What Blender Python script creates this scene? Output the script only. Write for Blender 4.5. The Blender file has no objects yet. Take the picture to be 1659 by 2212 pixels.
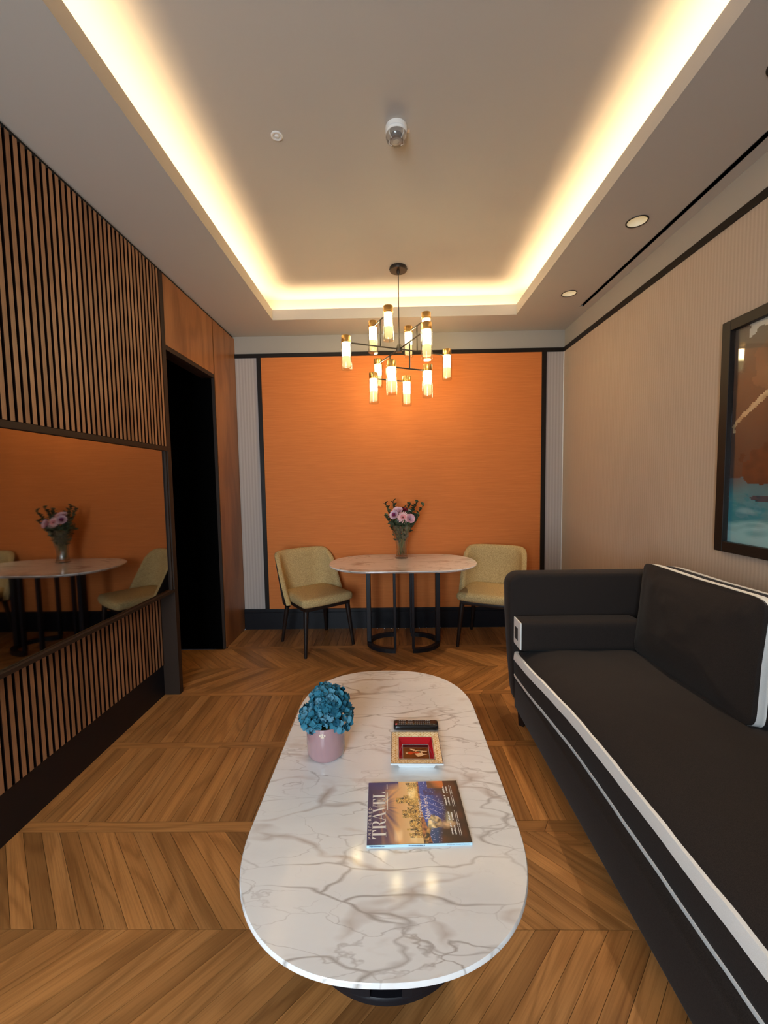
import bpy, bmesh, math, random
from mathutils import Vector, Matrix, noise as mnoise
R_ = random.Random(7)
PI = math.pi
sc = bpy.context.scene
COL = sc.collection

# ------------------------------------------------------------------ camera
cam_d = bpy.data.cameras.new('camera'); cam = bpy.data.objects.new('camera', cam_d); COL.objects.link(cam)
yaw, pitch, roll = .0163, .0692, .0161
fw = Vector((-math.sin(yaw)*math.cos(pitch), math.cos(yaw)*math.cos(pitch), -math.sin(pitch)))
rt = Vector((math.cos(yaw), math.sin(yaw), 0)); up = rt.cross(fw)
r2 = math.cos(roll)*rt - math.sin(roll)*up; u2 = math.sin(roll)*rt + math.cos(roll)*up
M = Matrix((( r2.x, u2.x, -fw.x, 0), (r2.y, u2.y, -fw.y, 0), (r2.z, u2.z, -fw.z, 1.45), (0, 0, 0, 1)))
cam.matrix_world = M
cam_d.sensor_fit = 'VERTICAL'; cam_d.sensor_height = 36; cam_d.lens = 885/2212*36; cam_d.clip_start = .02
sc.camera = cam
# ------------------------------------------------------------------ world, view
w = bpy.data.worlds.new('sky'); sc.world = w; w.use_nodes = True
bg = w.node_tree.nodes['Background']; bg.inputs[0].default_value = (.62, .80, 1, 1); bg.inputs[1].default_value = 1.0
vs = sc.view_settings
vs.view_transform = 'Standard'; vs.look = 'None'; vs.gamma = 1; vs.use_curve_mapping = False; vs.exposure = 1.08
sc.cycles.adaptive_threshold = .02; sc.cycles.max_bounces = 6; sc.cycles.glossy_bounces = 3; sc.cycles.transmission_bounces = 4
# ------------------------------------------------------------------ dimensions
D = 4.052; ZC = 2.888; XR = 1.689; XL = -1.493; YN = -1.60
TL, TR, TB, TN = -1.004, 1.111, 3.666, -.70      # ceiling tray opening
ZLIP, ZUP, CW = 2.975, 3.11, .125
SL = -1.60                                       # recessed plinth plane
# ------------------------------------------------------------------ large lights
def area(name, loc, rot, sx, sy, power, col):
    l = bpy.data.lights.new(name, 'AREA'); l.shape = 'RECTANGLE'; l.size = sx; l.size_y = sy; l.energy = power; l.color = col
    o = bpy.data.objects.new(name, l); COL.objects.link(o); o.location = loc; o.rotation_euler = rot
    return o
WARM = (1, .72, .40)
ZS = 2.945
area('cove_led_left', (TL-.066, (TB+TN)/2, ZS), (PI, 0, 0), .03, TB-TN, 9.5, WARM)
area('cove_led_right', (TR+.066, (TB+TN)/2, ZS), (PI, 0, 0), .03, TB-TN, 9.5, WARM)
area('cove_led_far', ((TL+TR)/2, TB+.066, ZS), (PI, 0, 0), TR-TL, .03, 4.4, WARM)
area('cove_led_near', ((TL+TR)/2, TN-.066, ZS), (PI, 0, 0), TR-TL, .03, 4.4, WARM)
area('window_daylight', (-.86, YN-.16, 1.45), (PI/2, 0, 0), 1.25, 2.1, 66, (.78, .90, 1))

# ------------------------------------------------------------------ materials
def mat(name, base=(.8, .8, .8), rough=.5, metal=0, spec=.5, **kw):
    m = bpy.data.materials.new(name); m.use_nodes = True
    b = m.node_tree.nodes['Principled BSDF']
    b.inputs['Base Color'].default_value = (*base, 1); b.inputs['Roughness'].default_value = rough
    b.inputs['Metallic'].default_value = metal; b.inputs['Specular IOR Level'].default_value = spec
    for k, v in kw.items(): b.inputs[k.replace('_', ' ')].default_value = v
    return m
def N(m, t, **kw):
    n = m.node_tree.nodes.new(t)
    for k, v in kw.items(): setattr(n, k, v)
    return n
def L(m, a, b): m.node_tree.links.new(a, b)
def BS(m): return m.node_tree.nodes['Principled BSDF']
def ramp(m, stops, interp='LINEAR'):
    n = N(m, 'ShaderNodeValToRGB'); e = n.color_ramp.elements; n.color_ramp.interpolation = interp
    while len(e) < len(stops): e.new(.5)
    for i, (p, c) in enumerate(stops): e[i].position = p; e[i].color = (*c, 1) if len(c) == 3 else c
    return n
def coords(m, scale=(1, 1, 1), rand=0, rot=(0, 0, 0), kind='Object'):
    tc = N(m, 'ShaderNodeTexCoord'); mp = N(m, 'ShaderNodeMapping'); mp.inputs['Scale'].default_value = scale; mp.inputs['Rotation'].default_value = rot
    L(m, tc.outputs[kind], mp.inputs[0])
    if rand:
        oi = N(m, 'ShaderNodeObjectInfo'); gm = N(m, 'ShaderNodeNewGeometry'); ad = N(m, 'ShaderNodeMath', operation='ADD')
        L(m, oi.outputs['Random'], ad.inputs[0]); L(m, gm.outputs['Random Per Island'], ad.inputs[1])
        fr = N(m, 'ShaderNodeMath', operation='FRACT'); L(m, ad.outputs[0], fr.inputs[0])
        mu = N(m, 'ShaderNodeMath', operation='MULTIPLY'); mu.inputs[1].default_value = rand; L(m, fr.outputs[0], mu.inputs[0])
        L(m, mu.outputs[0], mp.inputs['Location'])
        return mp.outputs[0], fr.outputs[0]
    return mp.outputs[0], None
def noise(m, vec, scale, detail=4, rough=.5, dist=0):
    n = N(m, 'ShaderNodeTexNoise'); n.inputs['Scale'].default_value = scale; n.inputs['Detail'].default_value = detail
    n.inputs['Roughness'].default_value = rough; n.inputs['Distortion'].default_value = dist
    L(m, vec, n.inputs['Vector']); return n
def bump(m, h, strength=.2, dist=.01):
    b = N(m, 'ShaderNodeBump'); b.inputs['Strength'].default_value = strength; b.inputs['Distance'].default_value = dist
    L(m, h, b.inputs['Height']); L(m, b.outputs[0], BS(m).inputs['Normal'])
def mixc(m, fac, a, b, mode='MIX'):
    n = N(m, 'ShaderNodeMix', data_type='RGBA', blend_type=mode)
    for i, v in ((0, fac), (6, a), (7, b)):
        if isinstance(v, (int, float)): n.inputs[i].default_value = v
        elif isinstance(v, tuple): n.inputs[i].default_value = (*v, 1)
        else: L(m, v, n.inputs[i])
    return n.outputs[2]
def wood(name, dark, mid, light, long_axis='X', rough=.35, rand=9.0, vary=.35, rings=9.0, cross=7.0, spec=.4):
    m = mat(name, mid, rough, spec=spec)
    def sc3(l, c): return {'X': (l, c, c), 'Y': (c, l, c), 'Z': (c, c, l)}[long_axis]
    v, r = coords(m, sc3(.9, cross), rand); v2, _ = coords(m, sc3(5, 190), rand)
    n1 = noise(m, v, 1.0, 1.5, .5, .4); n0 = noise(m, v, .6, 2, .5)
    mu = N(m, 'ShaderNodeMath', operation='MULTIPLY'); mu.inputs[1].default_value = rings*2*PI; L(m, n1.outputs['Fac'], mu.inputs[0])
    si = N(m, 'ShaderNodeMath', operation='SINE'); L(m, mu.outputs[0], si.inputs[0])
    n2 = noise(m, v2, 1, 2, .6)
    c = ramp(m, [(.3, dark), (.5, mid), (.72, light)]); L(m, n0.outputs['Fac'], c.inputs[0])
    g = ramp(m, [(.0, (.74, .70, .66)), (.35, (.95, .94, .93)), (1, (1.06, 1.06, 1.06))])
    mr = N(m, 'ShaderNodeMapRange'); mr.inputs[1].default_value = -1; mr.inputs[2].default_value = 1; L(m, si.outputs[0], mr.inputs[0]); L(m, mr.outputs[0], g.inputs[0])
    f = ramp(m, [(.36, (.78, .76, .74)), (.58, (1, 1, 1))]); L(m, n2.outputs['Fac'], f.inputs[0])
    col = mixc(m, .8, c.outputs[0], g.outputs[0], 'MULTIPLY'); col = mixc(m, .8, col, f.outputs[0], 'MULTIPLY')
    if vary:
        rr = ramp(m, [(0, (1-vary,)*3), (.5, (1, 1, 1)), (1, (1+vary*.55, 1+vary*.5, 1+vary*.42))]); L(m, r, rr.inputs[0])
        col = mixc(m, 1.0, col, rr.outputs[0], 'MULTIPLY')
    L(m, col, BS(m).inputs['Base Color'])
    bump(m, n2.outputs['Fac'], .06, .002)
    return m
def marble(name, axis_rot=.25, scale=1.0, tint=(.86, .85, .84), k=1.0):
    m = mat(name, tint, .10, spec=.5)
    v, _ = coords(m, (.62*scale, 1.75*scale, 1), 0, (0, 0, axis_rot))
    def warp(sc_, amt, det):
        w1 = noise(m, v, sc_, det, .5); sub = N(m, 'ShaderNodeVectorMath', operation='SUBTRACT'); L(m, w1.outputs['Color'], sub.inputs[0]); sub.inputs[1].default_value = (.5, .5, .5)
        scl = N(m, 'ShaderNodeVectorMath', operation='SCALE'); L(m, sub.outputs[0], scl.inputs[0]); scl.inputs['Scale'].default_value = amt
        add = N(m, 'ShaderNodeVectorMath', operation='ADD'); L(m, v, add.inputs[0]); L(m, scl.outputs[0], add.inputs[1]); return add.outputs[0]
    wa = warp(2.2, .55, 3); wb_ = warp(4.5, .34, 4)
    def vein(vec, sca, wid, masksc, mlo, mhi, seed):
        vo = N(m, 'ShaderNodeTexVoronoi', feature='DISTANCE_TO_EDGE'); vo.inputs['Scale'].default_value = sca; L(m, vec, vo.inputs['Vector'])
        nm = noise(m, v, masksc, 3); of = N(m, 'ShaderNodeMapping'); L(m, v, of.inputs[0]); of.inputs['Location'].default_value = (seed, seed*.7, 0); L(m, of.outputs[0], nm.inputs['Vector'])
        rm = N(m, 'ShaderNodeMapRange'); rm.inputs[1].default_value = mlo; rm.inputs[2].default_value = mhi; L(m, nm.outputs['Fac'], rm.inputs[0])
        ww = N(m, 'ShaderNodeMath', operation='MULTIPLY_ADD'); L(m, rm.outputs[0], ww.inputs[0]); ww.inputs[1].default_value = wid; ww.inputs[2].default_value = wid*.25
        dv = N(m, 'ShaderNodeMath', operation='DIVIDE'); L(m, vo.outputs['Distance'], dv.inputs[0]); L(m, ww.outputs[0], dv.inputs[1])
        iv = N(m, 'ShaderNodeMath', operation='SUBTRACT', use_clamp=True); iv.inputs[0].default_value = 1; L(m, dv.outputs[0], iv.inputs[1])
        mu = N(m, 'ShaderNodeMath', operation='MULTIPLY'); L(m, iv.outputs[0], mu.inputs[0]); L(m, rm.outputs[0], mu.inputs[1]); return mu.outputs[0]
    cloud = noise(m, v, 2.0, 5, .6); rc = ramp(m, [(.38, tuple(x*.95 for x in tint)), (.55, tint), (.8, tuple(min(1, x*1.04) for x in tint))]); L(m, cloud.outputs['Fac'], rc.inputs[0])
    c = mixc(m, vein(wa, 2.2, .026*k, 1.7, .38, .68, 0), rc.outputs[0], (.43, .39, .36))
    c = mixc(m, vein(wa, 1.5, .052*k, 2.4, .47, .70, 4), c, (.48, .39, .33))
    c = mixc(m, vein(wb_, 3.6, .026*k, 2.0, .38, .70, 9), c, (.47, .43, .40))
    c = mixc(m, vein(wb_, 1.9, .11*k, 3.2, .56, .80, 13), c, (.56, .47, .40))
    L(m, c, BS(m).inputs['Base Color']); return m
def fabric(name, c1, c2, scale=420, rough=.9, bumps=.25, sheen=0.0):
    m = mat(name, c1, rough, spec=.2)
    v, _ = coords(m, (1, 1, 1))
    n = noise(m, v, scale, 2, .7); r = ramp(m, [(.38, c1), (.62, c2)]); L(m, n.outputs['Fac'], r.inputs[0])
    L(m, r.outputs[0], BS(m).inputs['Base Color']); bump(m, n.outputs['Fac'], bumps, .002)
    if sheen: BS(m).inputs['Sheen Weight'].default_value = sheen; BS(m).inputs['Sheen Roughness'].default_value = .4
    return m
def striped(name, base, light, axis, pitch, rough=.85):
    m = mat(name, base, rough, spec=.2)
    v, _ = coords(m, (1, 1, 1)); sp = N(m, 'ShaderNodeSeparateXYZ'); L(m, v, sp.inputs[0])
    mu = N(m, 'ShaderNodeMath', operation='MULTIPLY'); mu.inputs[1].default_value = 2*PI/pitch; L(m, sp.outputs['XYZ'.index(axis)], mu.inputs[0])
    si = N(m, 'ShaderNodeMath', operation='SINE'); L(m, mu.outputs[0], si.inputs[0])
    s2 = {'X': (120, 1, 500), 'Y': (1, 120, 500)}[axis]
    v2, _ = coords(m, s2); n = noise(m, v2, 1, 2)
    ad = N(m, 'ShaderNodeMath', operation='MULTIPLY_ADD'); L(m, n.outputs['Fac'], ad.inputs[0]); ad.inputs[1].default_value = 1.6; L(m, si.outputs[0], ad.inputs[2])
    r = ramp(m, [(.25, base), (.95, light)]); 
    mr = N(m, 'ShaderNodeMapRange'); mr.inputs[1].default_value = -1; mr.inputs[2].default_value = 2.4; L(m, ad.outputs[0], mr.inputs[0]); L(m, mr.outputs[0], r.inputs[0])
    L(m, r.outputs[0], BS(m).inputs['Base Color']); bump(m, mr.outputs[0], .35, .002); return m
def painted(name, rough=.35, coat=0.0):
    m = mat(name, (.5, .5, .5), rough); a = N(m, 'ShaderNodeAttribute', attribute_name='Col'); L(m, a.outputs['Color'], BS(m).inputs['Base Color'])
    if coat: BS(m).inputs['Coat Weight'].default_value = coat; BS(m).inputs['Coat Roughness'].default_value = .04
    return m
def thin_glass(name, tint=(.97, .98, .97), refl=.9, ior=1.5, rough=.02):
    m = bpy.data.materials.new(name); m.use_nodes = True; nt = m.node_tree; nt.nodes.clear()
    o = N(m, 'ShaderNodeOutputMaterial'); t = N(m, 'ShaderNodeBsdfTransparent'); t.inputs[0].default_value = (*tint, 1)
    g = N(m, 'ShaderNodeBsdfGlossy'); g.inputs['Roughness'].default_value = rough; f = N(m, 'ShaderNodeLayerWeight'); f.inputs[0].default_value = .5
    pw = N(m, 'ShaderNodeMath', operation='POWER'); pw.inputs[1].default_value = 5; L(m, f.outputs['Facing'], pw.inputs[0])
    f0 = ((ior-1)/(ior+1))**2; mu = N(m, 'ShaderNodeMath', operation='MULTIPLY_ADD'); mu.inputs[1].default_value = (1-f0)*refl; mu.inputs[2].default_value = f0*refl; L(m, pw.outputs[0], mu.inputs[0])
    mx = N(m, 'ShaderNodeMixShader'); L(m, mu.outputs[0], mx.inputs[0]); L(m, t.outputs[0], mx.inputs[1]); L(m, g.outputs[0], mx.inputs[2]); L(m, mx.outputs[0], o.inputs[0])
    return m
def emit(name, col, s):
    m = mat(name, col, .5); BS(m).inputs['Emission Color'].default_value = (*col, 1); BS(m).inputs['Emission Strength'].default_value = s; return m

def plaster(name, c):
    m = mat(name, c, .9, spec=.15); v, _ = coords(m); n = noise(m, v, 220, 3, .6); bump(m, n.outputs['Fac'], .06, .002); return m
MAT = {}
MAT['ceil'] = plaster('ceiling_plaster', (.52, .475, .42))
MAT['upwall'] = plaster('upper_wall_paint', (.40, .355, .305))
MAT['black'] = mat('black_lacquer', (.006, .006, .007), .45, spec=.3)
MAT['trim'] = mat('dark_trim', (.013, .009, .007), .45, spec=.25)
MAT['base'] = mat('navy_black_baseboard', (.007, .007, .010), .4, spec=.3)
MAT['bronze'] = mat('bronze_frame', (.032, .019, .013), .5, spec=.2)
MAT['oak'] = wood('oak_floor', (.36, .155, .046), (.46, .205, .062), (.54, .26, .088), 'X', .36, 9, .30)
MAT['slat'] = wood('walnut_slat', (.30, .155, .075), (.36, .19, .095), (.42, .23, .12), 'Z', .45, 7, .12, 3.0, 5)
MAT['panel'] = wood('teak_panel', (.25, .10, .034), (.33, .138, .048), (.40, .178, .066), 'Z', .36, 5, .0, 4.0, 3.5)
MAT['slatback'] = mat('slat_backing', (.016, .006, .004), .9, spec=.1)
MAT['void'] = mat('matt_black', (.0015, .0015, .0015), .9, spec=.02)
MAT['wallp'] = striped('wallpaper_side', (.465, .36, .272), (.525, .415, .32), 'Y', .021)
MAT['wallpb'] = striped('wallpaper_far', (.42, .36, .325), (.50, .44, .40), 'X', .0295)
def orange():
    m = mat('orange_silk', (.72, .2, .04), .7, spec=.25); v, _ = coords(m, (3, 3, 170)); n = noise(m, v, 1.6, 4, .65)
    r = ramp(m, [(.3, (.62, .175, .040)), (.55, (.70, .21, .050)), (.8, (.77, .255, .068))]); L(m, n.outputs['Fac'], r.inputs[0])
    L(m, r.outputs[0], BS(m).inputs['Base Color']); bump(m, n.outputs['Fac'], .15, .001); return m
MAT['orange'] = orange()
MAT['mirror'] = mat('tinted_mirror', (.36, .34, .32), .03, metal=1)
MAT['marbleC'] = marble('coffee_marble', .20, 1.9)
MAT['marbleD'] = marble('dining_marble', -.25, 2.2, (.90, .87, .84), 1.9)
MAT['iron'] = mat('black_iron', (.010, .010, .014), .42, spec=.4)
MAT['tweed'] = fabric('mustard_tweed', (.38, .265, .115), (.62, .465, .225), 170, .95, .5)
MAT['shell'] = fabric('dark_brown_leather', (.016, .011, .010), (.024, .016, .014), 200, .5, .1)
MAT['wenge'] = mat('wenge_leg', (.014, .009, .008), .35)
MAT['sofa'] = fabric('charcoal_velvet', (.019, .0138, .0122), (.029, .022, .019), 500, .9, .15, .06)
MAT['white'] = fabric('white_cotton', (.80, .79, .76), (.88, .87, .85), 700, .85, .06)
MAT['brass'] = mat('brushed_brass', (.72, .47, .17), .3, metal=1)
MAT['gun'] = mat('gunmetal', (.045, .037, .03), .4, metal=.6)
MAT['lampglass'] = thin_glass('lamp_glass', (.98, .97, .93), 1.0)
def glowmat():
    m = mat('lit_frosted_tube', (.30, .23, .12), .5, spec=.1); b = BS(m)
    v, _ = coords(m); sp = N(m, 'ShaderNodeSeparateXYZ'); L(m, v, sp.inputs[0])
    mr = N(m, 'ShaderNodeMapRange'); mr.inputs[1].default_value = -.19; mr.inputs[2].default_value = -.01; L(m, sp.outputs[2], mr.inputs[0])
    r = ramp(m, [(.0, (1, .70, .30)), (.45, (1, .76, .36)), (.66, (1, .82, .48)), (1, (1, .80, .48))]); L(m, mr.outputs[0], r.inputs[0])
    r2 = ramp(m, [(0, (.022,)*3), (.46, (.034,)*3), (.64, (1,)*3), (1, (1,)*3)]); L(m, mr.outputs[0], r2.inputs[0])
    mu = N(m, 'ShaderNodeMath', operation='MULTIPLY'); mu.inputs[1].default_value = 20; L(m, r2.outputs[0], mu.inputs[0])
    L(m, r.outputs[0], b.inputs['Emission Color']); L(m, mu.outputs[0], b.inputs['Emission Strength']); return m
MAT['glow'] = glowmat()
MAT['dlref'] = mat('downlight_reflector', (.80, .74, .60), .45)
MAT['dllens'] = emit('downlight_lens', (1, .82, .55), 2.2)
MAT['plastic'] = mat('white_plastic', (.78, .77, .75), .4)
MAT['clear'] = thin_glass('clear_plastic', (.88, .87, .86), 1.0)
MAT['greyplastic'] = mat('grey_plastic', (.30, .28, .27), .35)
MAT['pink'] = mat('pink_glaze', (.37, .215, .225), .08, spec=.6, Coat_Weight=.6)
MAT['cream'] = mat('cream_emblem', (.75, .62, .48), .5)
MAT['petal'] = None
MAT['remote'] = mat('remote_plastic', (.012, .010, .011), .22)
MAT['keys'] = mat('remote_keys', (.045, .043, .045), .5)
MAT['keyw'] = mat('remote_print', (.62, .60, .60), .5)
MAT['keyr'] = mat('remote_power_key', (.75, .12, .14), .4)
MAT['porcelain'] = mat('white_porcelain', (.80, .86, .88), .08, spec=.6, Coat_Weight=.5)
MAT['red'] = mat('red_enamel', (.50, .008, .016), .1, spec=.6, Coat_Weight=.8)
MAT['print'] = painted('printed_cover', .34, .12)
MAT['glazeprint'] = painted('glazed_print', .1, .6)
MAT['canvas'] = painted('art_print', .45)
MAT['paper'] = mat('page_paper', (.78, .78, .76), .8)
MAT['spine'] = mat('pale_blue_spine', (.50, .72, .82), .35)
MAT['ink'] = mat('blue_ink', (.04, .10, .22), .5)
MAT['whiteink'] = mat('white_ink', (.88, .87, .86), .3)
MAT['crystal'] = thin_glass('cut_crystal', (.95, .96, .95), 1.8, 1.6, .02)
MAT['winglass'] = thin_glass('window_glass', (.97, .98, .98), .8)
MAT['picglass'] = thin_glass('picture_glass', (.98, .98, .98), 1.0)
MAT['pvc'] = mat('window_frame_paint', (.7, .7, .7), .4)
MAT['stem'] = mat('green_stem', (.10, .17, .04), .5)
MAT['water'] = mat('stem_olive', (.17, .20, .05), .5)
def leafmat():
    m = mat('eucalyptus_leaf', (.05, .085, .04), .55); oi = N(m, 'ShaderNodeObjectInfo'); gm = N(m, 'ShaderNodeNewGeometry')
    ad = N(m, 'ShaderNodeMath', operation='ADD'); L(m, oi.outputs['Random'], ad.inputs[0]); L(m, gm.outputs['Random Per Island'], ad.inputs[1])
    fr = N(m, 'ShaderNodeMath', operation='FRACT'); L(m, ad.outputs[0], fr.inputs[0])
    r = ramp(m, [(0, (.022, .040, .022)), (.5, (.05, .085, .045)), (1, (.11, .14, .065))]); L(m, fr.outputs[0], r.inputs[0]); L(m, r.outputs[0], BS(m).inputs['Base Color']); return m
MAT['leaf'] = leafmat()
def petalmat():
    m = mat('blue_petal', (.03, .2, .32), .7, spec=.2); oi = N(m, 'ShaderNodeObjectInfo')
    r = ramp(m, [(0, (.008, .07, .12)), (.35, (.02, .135, .205)), (.7, (.042, .20, .285)), (1, (.12, .27, .36))]); L(m, oi.outputs['Random'], r.inputs[0])
    L(m, r.outputs[0], BS(m).inputs['Base Color']); return m
MAT['petal'] = petalmat()
for n_, c_ in dict(gerbera=(.78, .30, .34), gerberatip=(.88, .56, .58), gcentre=(.22, .06, .04), lilac=(.80, .56, .66), mauve=(.42, .07, .22), rose=(.85, .50, .58), crimson=(.22, .012, .03), ivory=(.78, .72, .6)).items(): MAT[n_] = mat('flower_'+n_, c_, .6, spec=.25)

# ------------------------------------------------------------------ mesh helpers
def B(): return bmesh.new()
def box(bm, x0, x1, y0, y1, z0, z1, bev=0, seg=2):
    r = bmesh.ops.create_cube(bm, size=1); vsx = r['verts']
    for v in vsx: v.co = Vector(((x0+x1)/2+v.co.x*(x1-x0), (y0+y1)/2+v.co.y*(y1-y0), (z0+z1)/2+v.co.z*(z1-z0)))
    if bev:
        es = list({e for v in vsx for e in v.link_edges}); bmesh.ops.bevel(bm, geom=es, offset=bev, segments=seg, profile=.5, affect='EDGES')
    return bm
def tube(bm, pts, r, seg=10, cap=True):
    pts = [Vector(p) for p in pts]; rr = r if isinstance(r, (list, tuple)) else [r]*len(pts); rings = []
    prev = None
    for i, p in enumerate(pts):
        t = (pts[min(i+1, len(pts)-1)]-pts[max(i-1, 0)]).normalized()
        a = Vector((0, 0, 1)) if abs(t.z) < .95 else Vector((1, 0, 0))
        if prev is not None: a = prev
        s = t.cross(a).normalized(); a2 = s.cross(t).normalized(); prev = a2
        rings.append([bm.verts.new(p+rr[i]*(math.cos(2*PI*k/seg)*s+math.sin(2*PI*k/seg)*a2)) for k in range(seg)])
    for A_, C_ in zip(rings, rings[1:]):
        for k in range(seg): bm.faces.new((A_[k], A_[(k+1) % seg], C_[(k+1) % seg], C_[k]))
    if cap: bm.faces.new(rings[0][::-1]); bm.faces.new(rings[-1])
    return bm
def lathe(bm, prof, seg=32, cx=0, cy=0, close=True):
    rings = []
    for r, z in prof:
        rings.append([bm.verts.new((cx+r*math.cos(2*PI*k/seg), cy+r*math.sin(2*PI*k/seg), z)) for k in range(seg)] if r > 1e-6 else [bm.verts.new((cx, cy, z))])
    for A_, C_ in zip(rings, rings[1:]):
        for k in range(seg):
            a, b = A_[k % len(A_)], A_[(k+1) % len(A_)]; c, d = C_[(k+1) % len(C_)], C_[k % len(C_)]
            f = [a] + ([b] if b is not a else []) + ([c] if c is not d else []) + [d]
            if len(f) > 2: bm.faces.new(f)
    return bm
def prism(bm, poly, z0, z1, off=(0, 0)):
    a = [bm.verts.new((x+off[0], y+off[1], z0)) for x, y in poly]; b = [bm.verts.new((x+off[0], y+off[1], z1)) for x, y in poly]
    n = len(poly); bm.faces.new(a[::-1]); bm.faces.new(b)
    for i in range(n): bm.faces.new((a[i], a[(i+1) % n], b[(i+1) % n], b[i]))
    return bm
def loft(bm, loops, closed=True, cap=(True, True)):
    R = [[bm.verts.new(p) for p in lp] for lp in loops]; n = len(loops[0])
    for A_, C_ in zip(R, R[1:]):
        for k in range(n if closed else n-1): bm.faces.new((A_[k], A_[(k+1) % n], C_[(k+1) % n], C_[k]))
    if cap[0]: bm.faces.new(R[0][::-1])
    if cap[1]: bm.faces.new(R[-1])
    return bm
def softbox(bm, c, h, r, n=(14, 14, 6), fn=None):
    # rounded box with denser rows at its edges; fn maps (point, unit coords) for puffing
    def ax(k):
        t = []
        for i in range(k+1):
            u = -1+2*i/k; t.append(math.sin(u*PI/2)*.5+u*.5)
        return t
    A_ = [ax(n[0]), ax(n[1]), ax(n[2])]; cache = {}
    def vert(i, j, k):
        key = (i, j, k)
        if key in cache: return cache[key]
        u = Vector((A_[0][i], A_[1][j], A_[2][k])); P = Vector((u.x*h[0], u.y*h[1], u.z*h[2]))
        q = Vector([max(-(h[a]-r), min(h[a]-r, P[a])) for a in range(3)]); d = P-q
        if d.length > 1e-9: q = q+d.normalized()*r
        if fn: q = fn(q, u)
        cache[key] = bm.verts.new(q+Vector(c)); return cache[key]
    def face(*v): bm.faces.new([vert(*x) for x in v])
    for i in range(n[0]):
        for j in range(n[1]):
            face((i, j, 0), (i, j+1, 0), (i+1, j+1, 0), (i+1, j, 0)); face((i, j, n[2]), (i+1, j, n[2]), (i+1, j+1, n[2]), (i, j+1, n[2]))
        for k in range(n[2]):
            face((i, 0, k), (i+1, 0, k), (i+1, 0, k+1), (i, 0, k+1)); face((i, n[1], k), (i, n[1], k+1), (i+1, n[1], k+1), (i+1, n[1], k))
    for j in range(n[1]):
        for k in range(n[2]):
            face((0, j, k), (0, j, k+1), (0, j+1, k+1), (0, j+1, k)); face((n[0], j, k), (n[0], j+1, k), (n[0], j+1, k+1), (n[0], j, k+1))
    return bm
def mesh(name, bm, m, smooth=False, angle=40):
    bmesh.ops.recalc_face_normals(bm, faces=bm.faces); me = bpy.data.meshes.new(name); bm.to_mesh(me); bm.free()
    if m: me.materials.append(MAT[m] if isinstance(m, str) else m)
    if smooth:
        for p in me.polygons: p.use_smooth = True
        if angle: me.set_sharp_from_angle(angle=math.radians(angle))
    return me
def obj(name, bm, m, parent=None, smooth=False, angle=40):
    o = bpy.data.objects.new(name, bm if isinstance(bm, bpy.types.Mesh) else mesh(name, bm, m, smooth, angle)); COL.objects.link(o)
    if parent: o.parent = parent
    return o
def tag(o, label, cat, group=None, kind=None):
    if label: o['label'] = label
    if cat: o['category'] = cat
    if group: o['group'] = group
    if kind: o['kind'] = kind
    return o
def thing(name, label, cat, loc=(0, 0, 0), rz=0, group=None):
    o = bpy.data.objects.new(name, None); COL.objects.link(o); o.empty_display_size = .05; o.location = loc; o.rotation_euler = (0, 0, rz)
    return tag(o, label, cat, group)
def struct(name, bm, m, parent=None, label=None, smooth=False):
    o = obj(name, bm, m, parent, smooth)
    if not parent: o['kind'] = 'structure'
    if label: o['label'] = label
    return o
def strip(bm, pts, w=0, t=0): pass

# ================================================================== SETTING
# ---- floor: a sub-floor with every board laid on it
fl = struct('floor', box(B(), -2.75, XR, YN, D, -.06, -.0125), 'slatback', label='oak parquet floor of chevron rows, straight rows and border strips')
P = .0785; W1 = .377; GAP = .0009; TH = .0125
def chev_mesh(s):
    # parallelogram P wide, W1 deep in Y, local X along the board
    poly = [(-P/2-s*W1/2+GAP, -W1/2+GAP), (P/2-s*W1/2-GAP, -W1/2+GAP), (P/2+s*W1/2-GAP, W1/2-GAP), (-P/2+s*W1/2+GAP, W1/2-GAP)]
    a = -(PI/4 if s > 0 else 3*PI/4); ca, sa = math.cos(a), math.sin(a)
    poly = [(x*ca-y*sa, x*sa+y*ca) for x, y in poly]
    return mesh('plank', prism(B(), poly, -TH, 0), 'oak')
CH = {1: chev_mesh(1), -1: chev_mesh(-1)}
rest = B()
def add_rest(me, mw):
    tmp = bmesh.new(); tmp.from_mesh(me)
    for v in tmp.verts: v.co = mw @ v.co
    t2 = bpy.data.meshes.new('t'); tmp.to_mesh(t2); tmp.free(); rest.from_mesh(t2); bpy.data.meshes.remove(t2)
def lay(me, x, y, rz, far_ok=True, stuff=False):
    if stuff:
        add_rest(me, Matrix.Translation((x, y, 0)) @ Matrix.Rotation(rz, 4, 'Z')); return
    o = bpy.data.objects.new('plank', me); COL.objects.link(o); o.parent = fl; o.location = (x, y, 0); o.rotation_euler.z = rz
def chev_row(y0, s, x_lo, x_hi, phase, vis):
    k = math.ceil((x_lo-phase)/P); x = phase+k*P
    while x < x_hi:
        c = x+s*W1/2
        stuff = not (vis[0] < c < vis[1])
        if -2.6 < c < 1.66: lay(CH[s], c, y0+W1/2, PI/4 if s > 0 else 3*PI/4, stuff=stuff)
        x += P
SM = {}
def straight_row(y0, y1, wdt, x_lo, x_hi, vis):
    n = round((x_hi-x_lo)/wdt); wd = (x_hi-x_lo)/n; L_ = y1-y0; key = (round(L_, 4), round(wd, 4))
    if key not in SM: SM[key] = mesh('plank', box(B(), -L_/2+GAP, L_/2-GAP, -wd/2+GAP, wd/2-GAP, -TH, 0), 'oak')
    for i in range(n):
        x = x_lo+(i+.5)*wd; lay(SM[key], x, (y0+y1)/2, PI/2, stuff=not (vis[0] < x < vis[1]))
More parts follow.
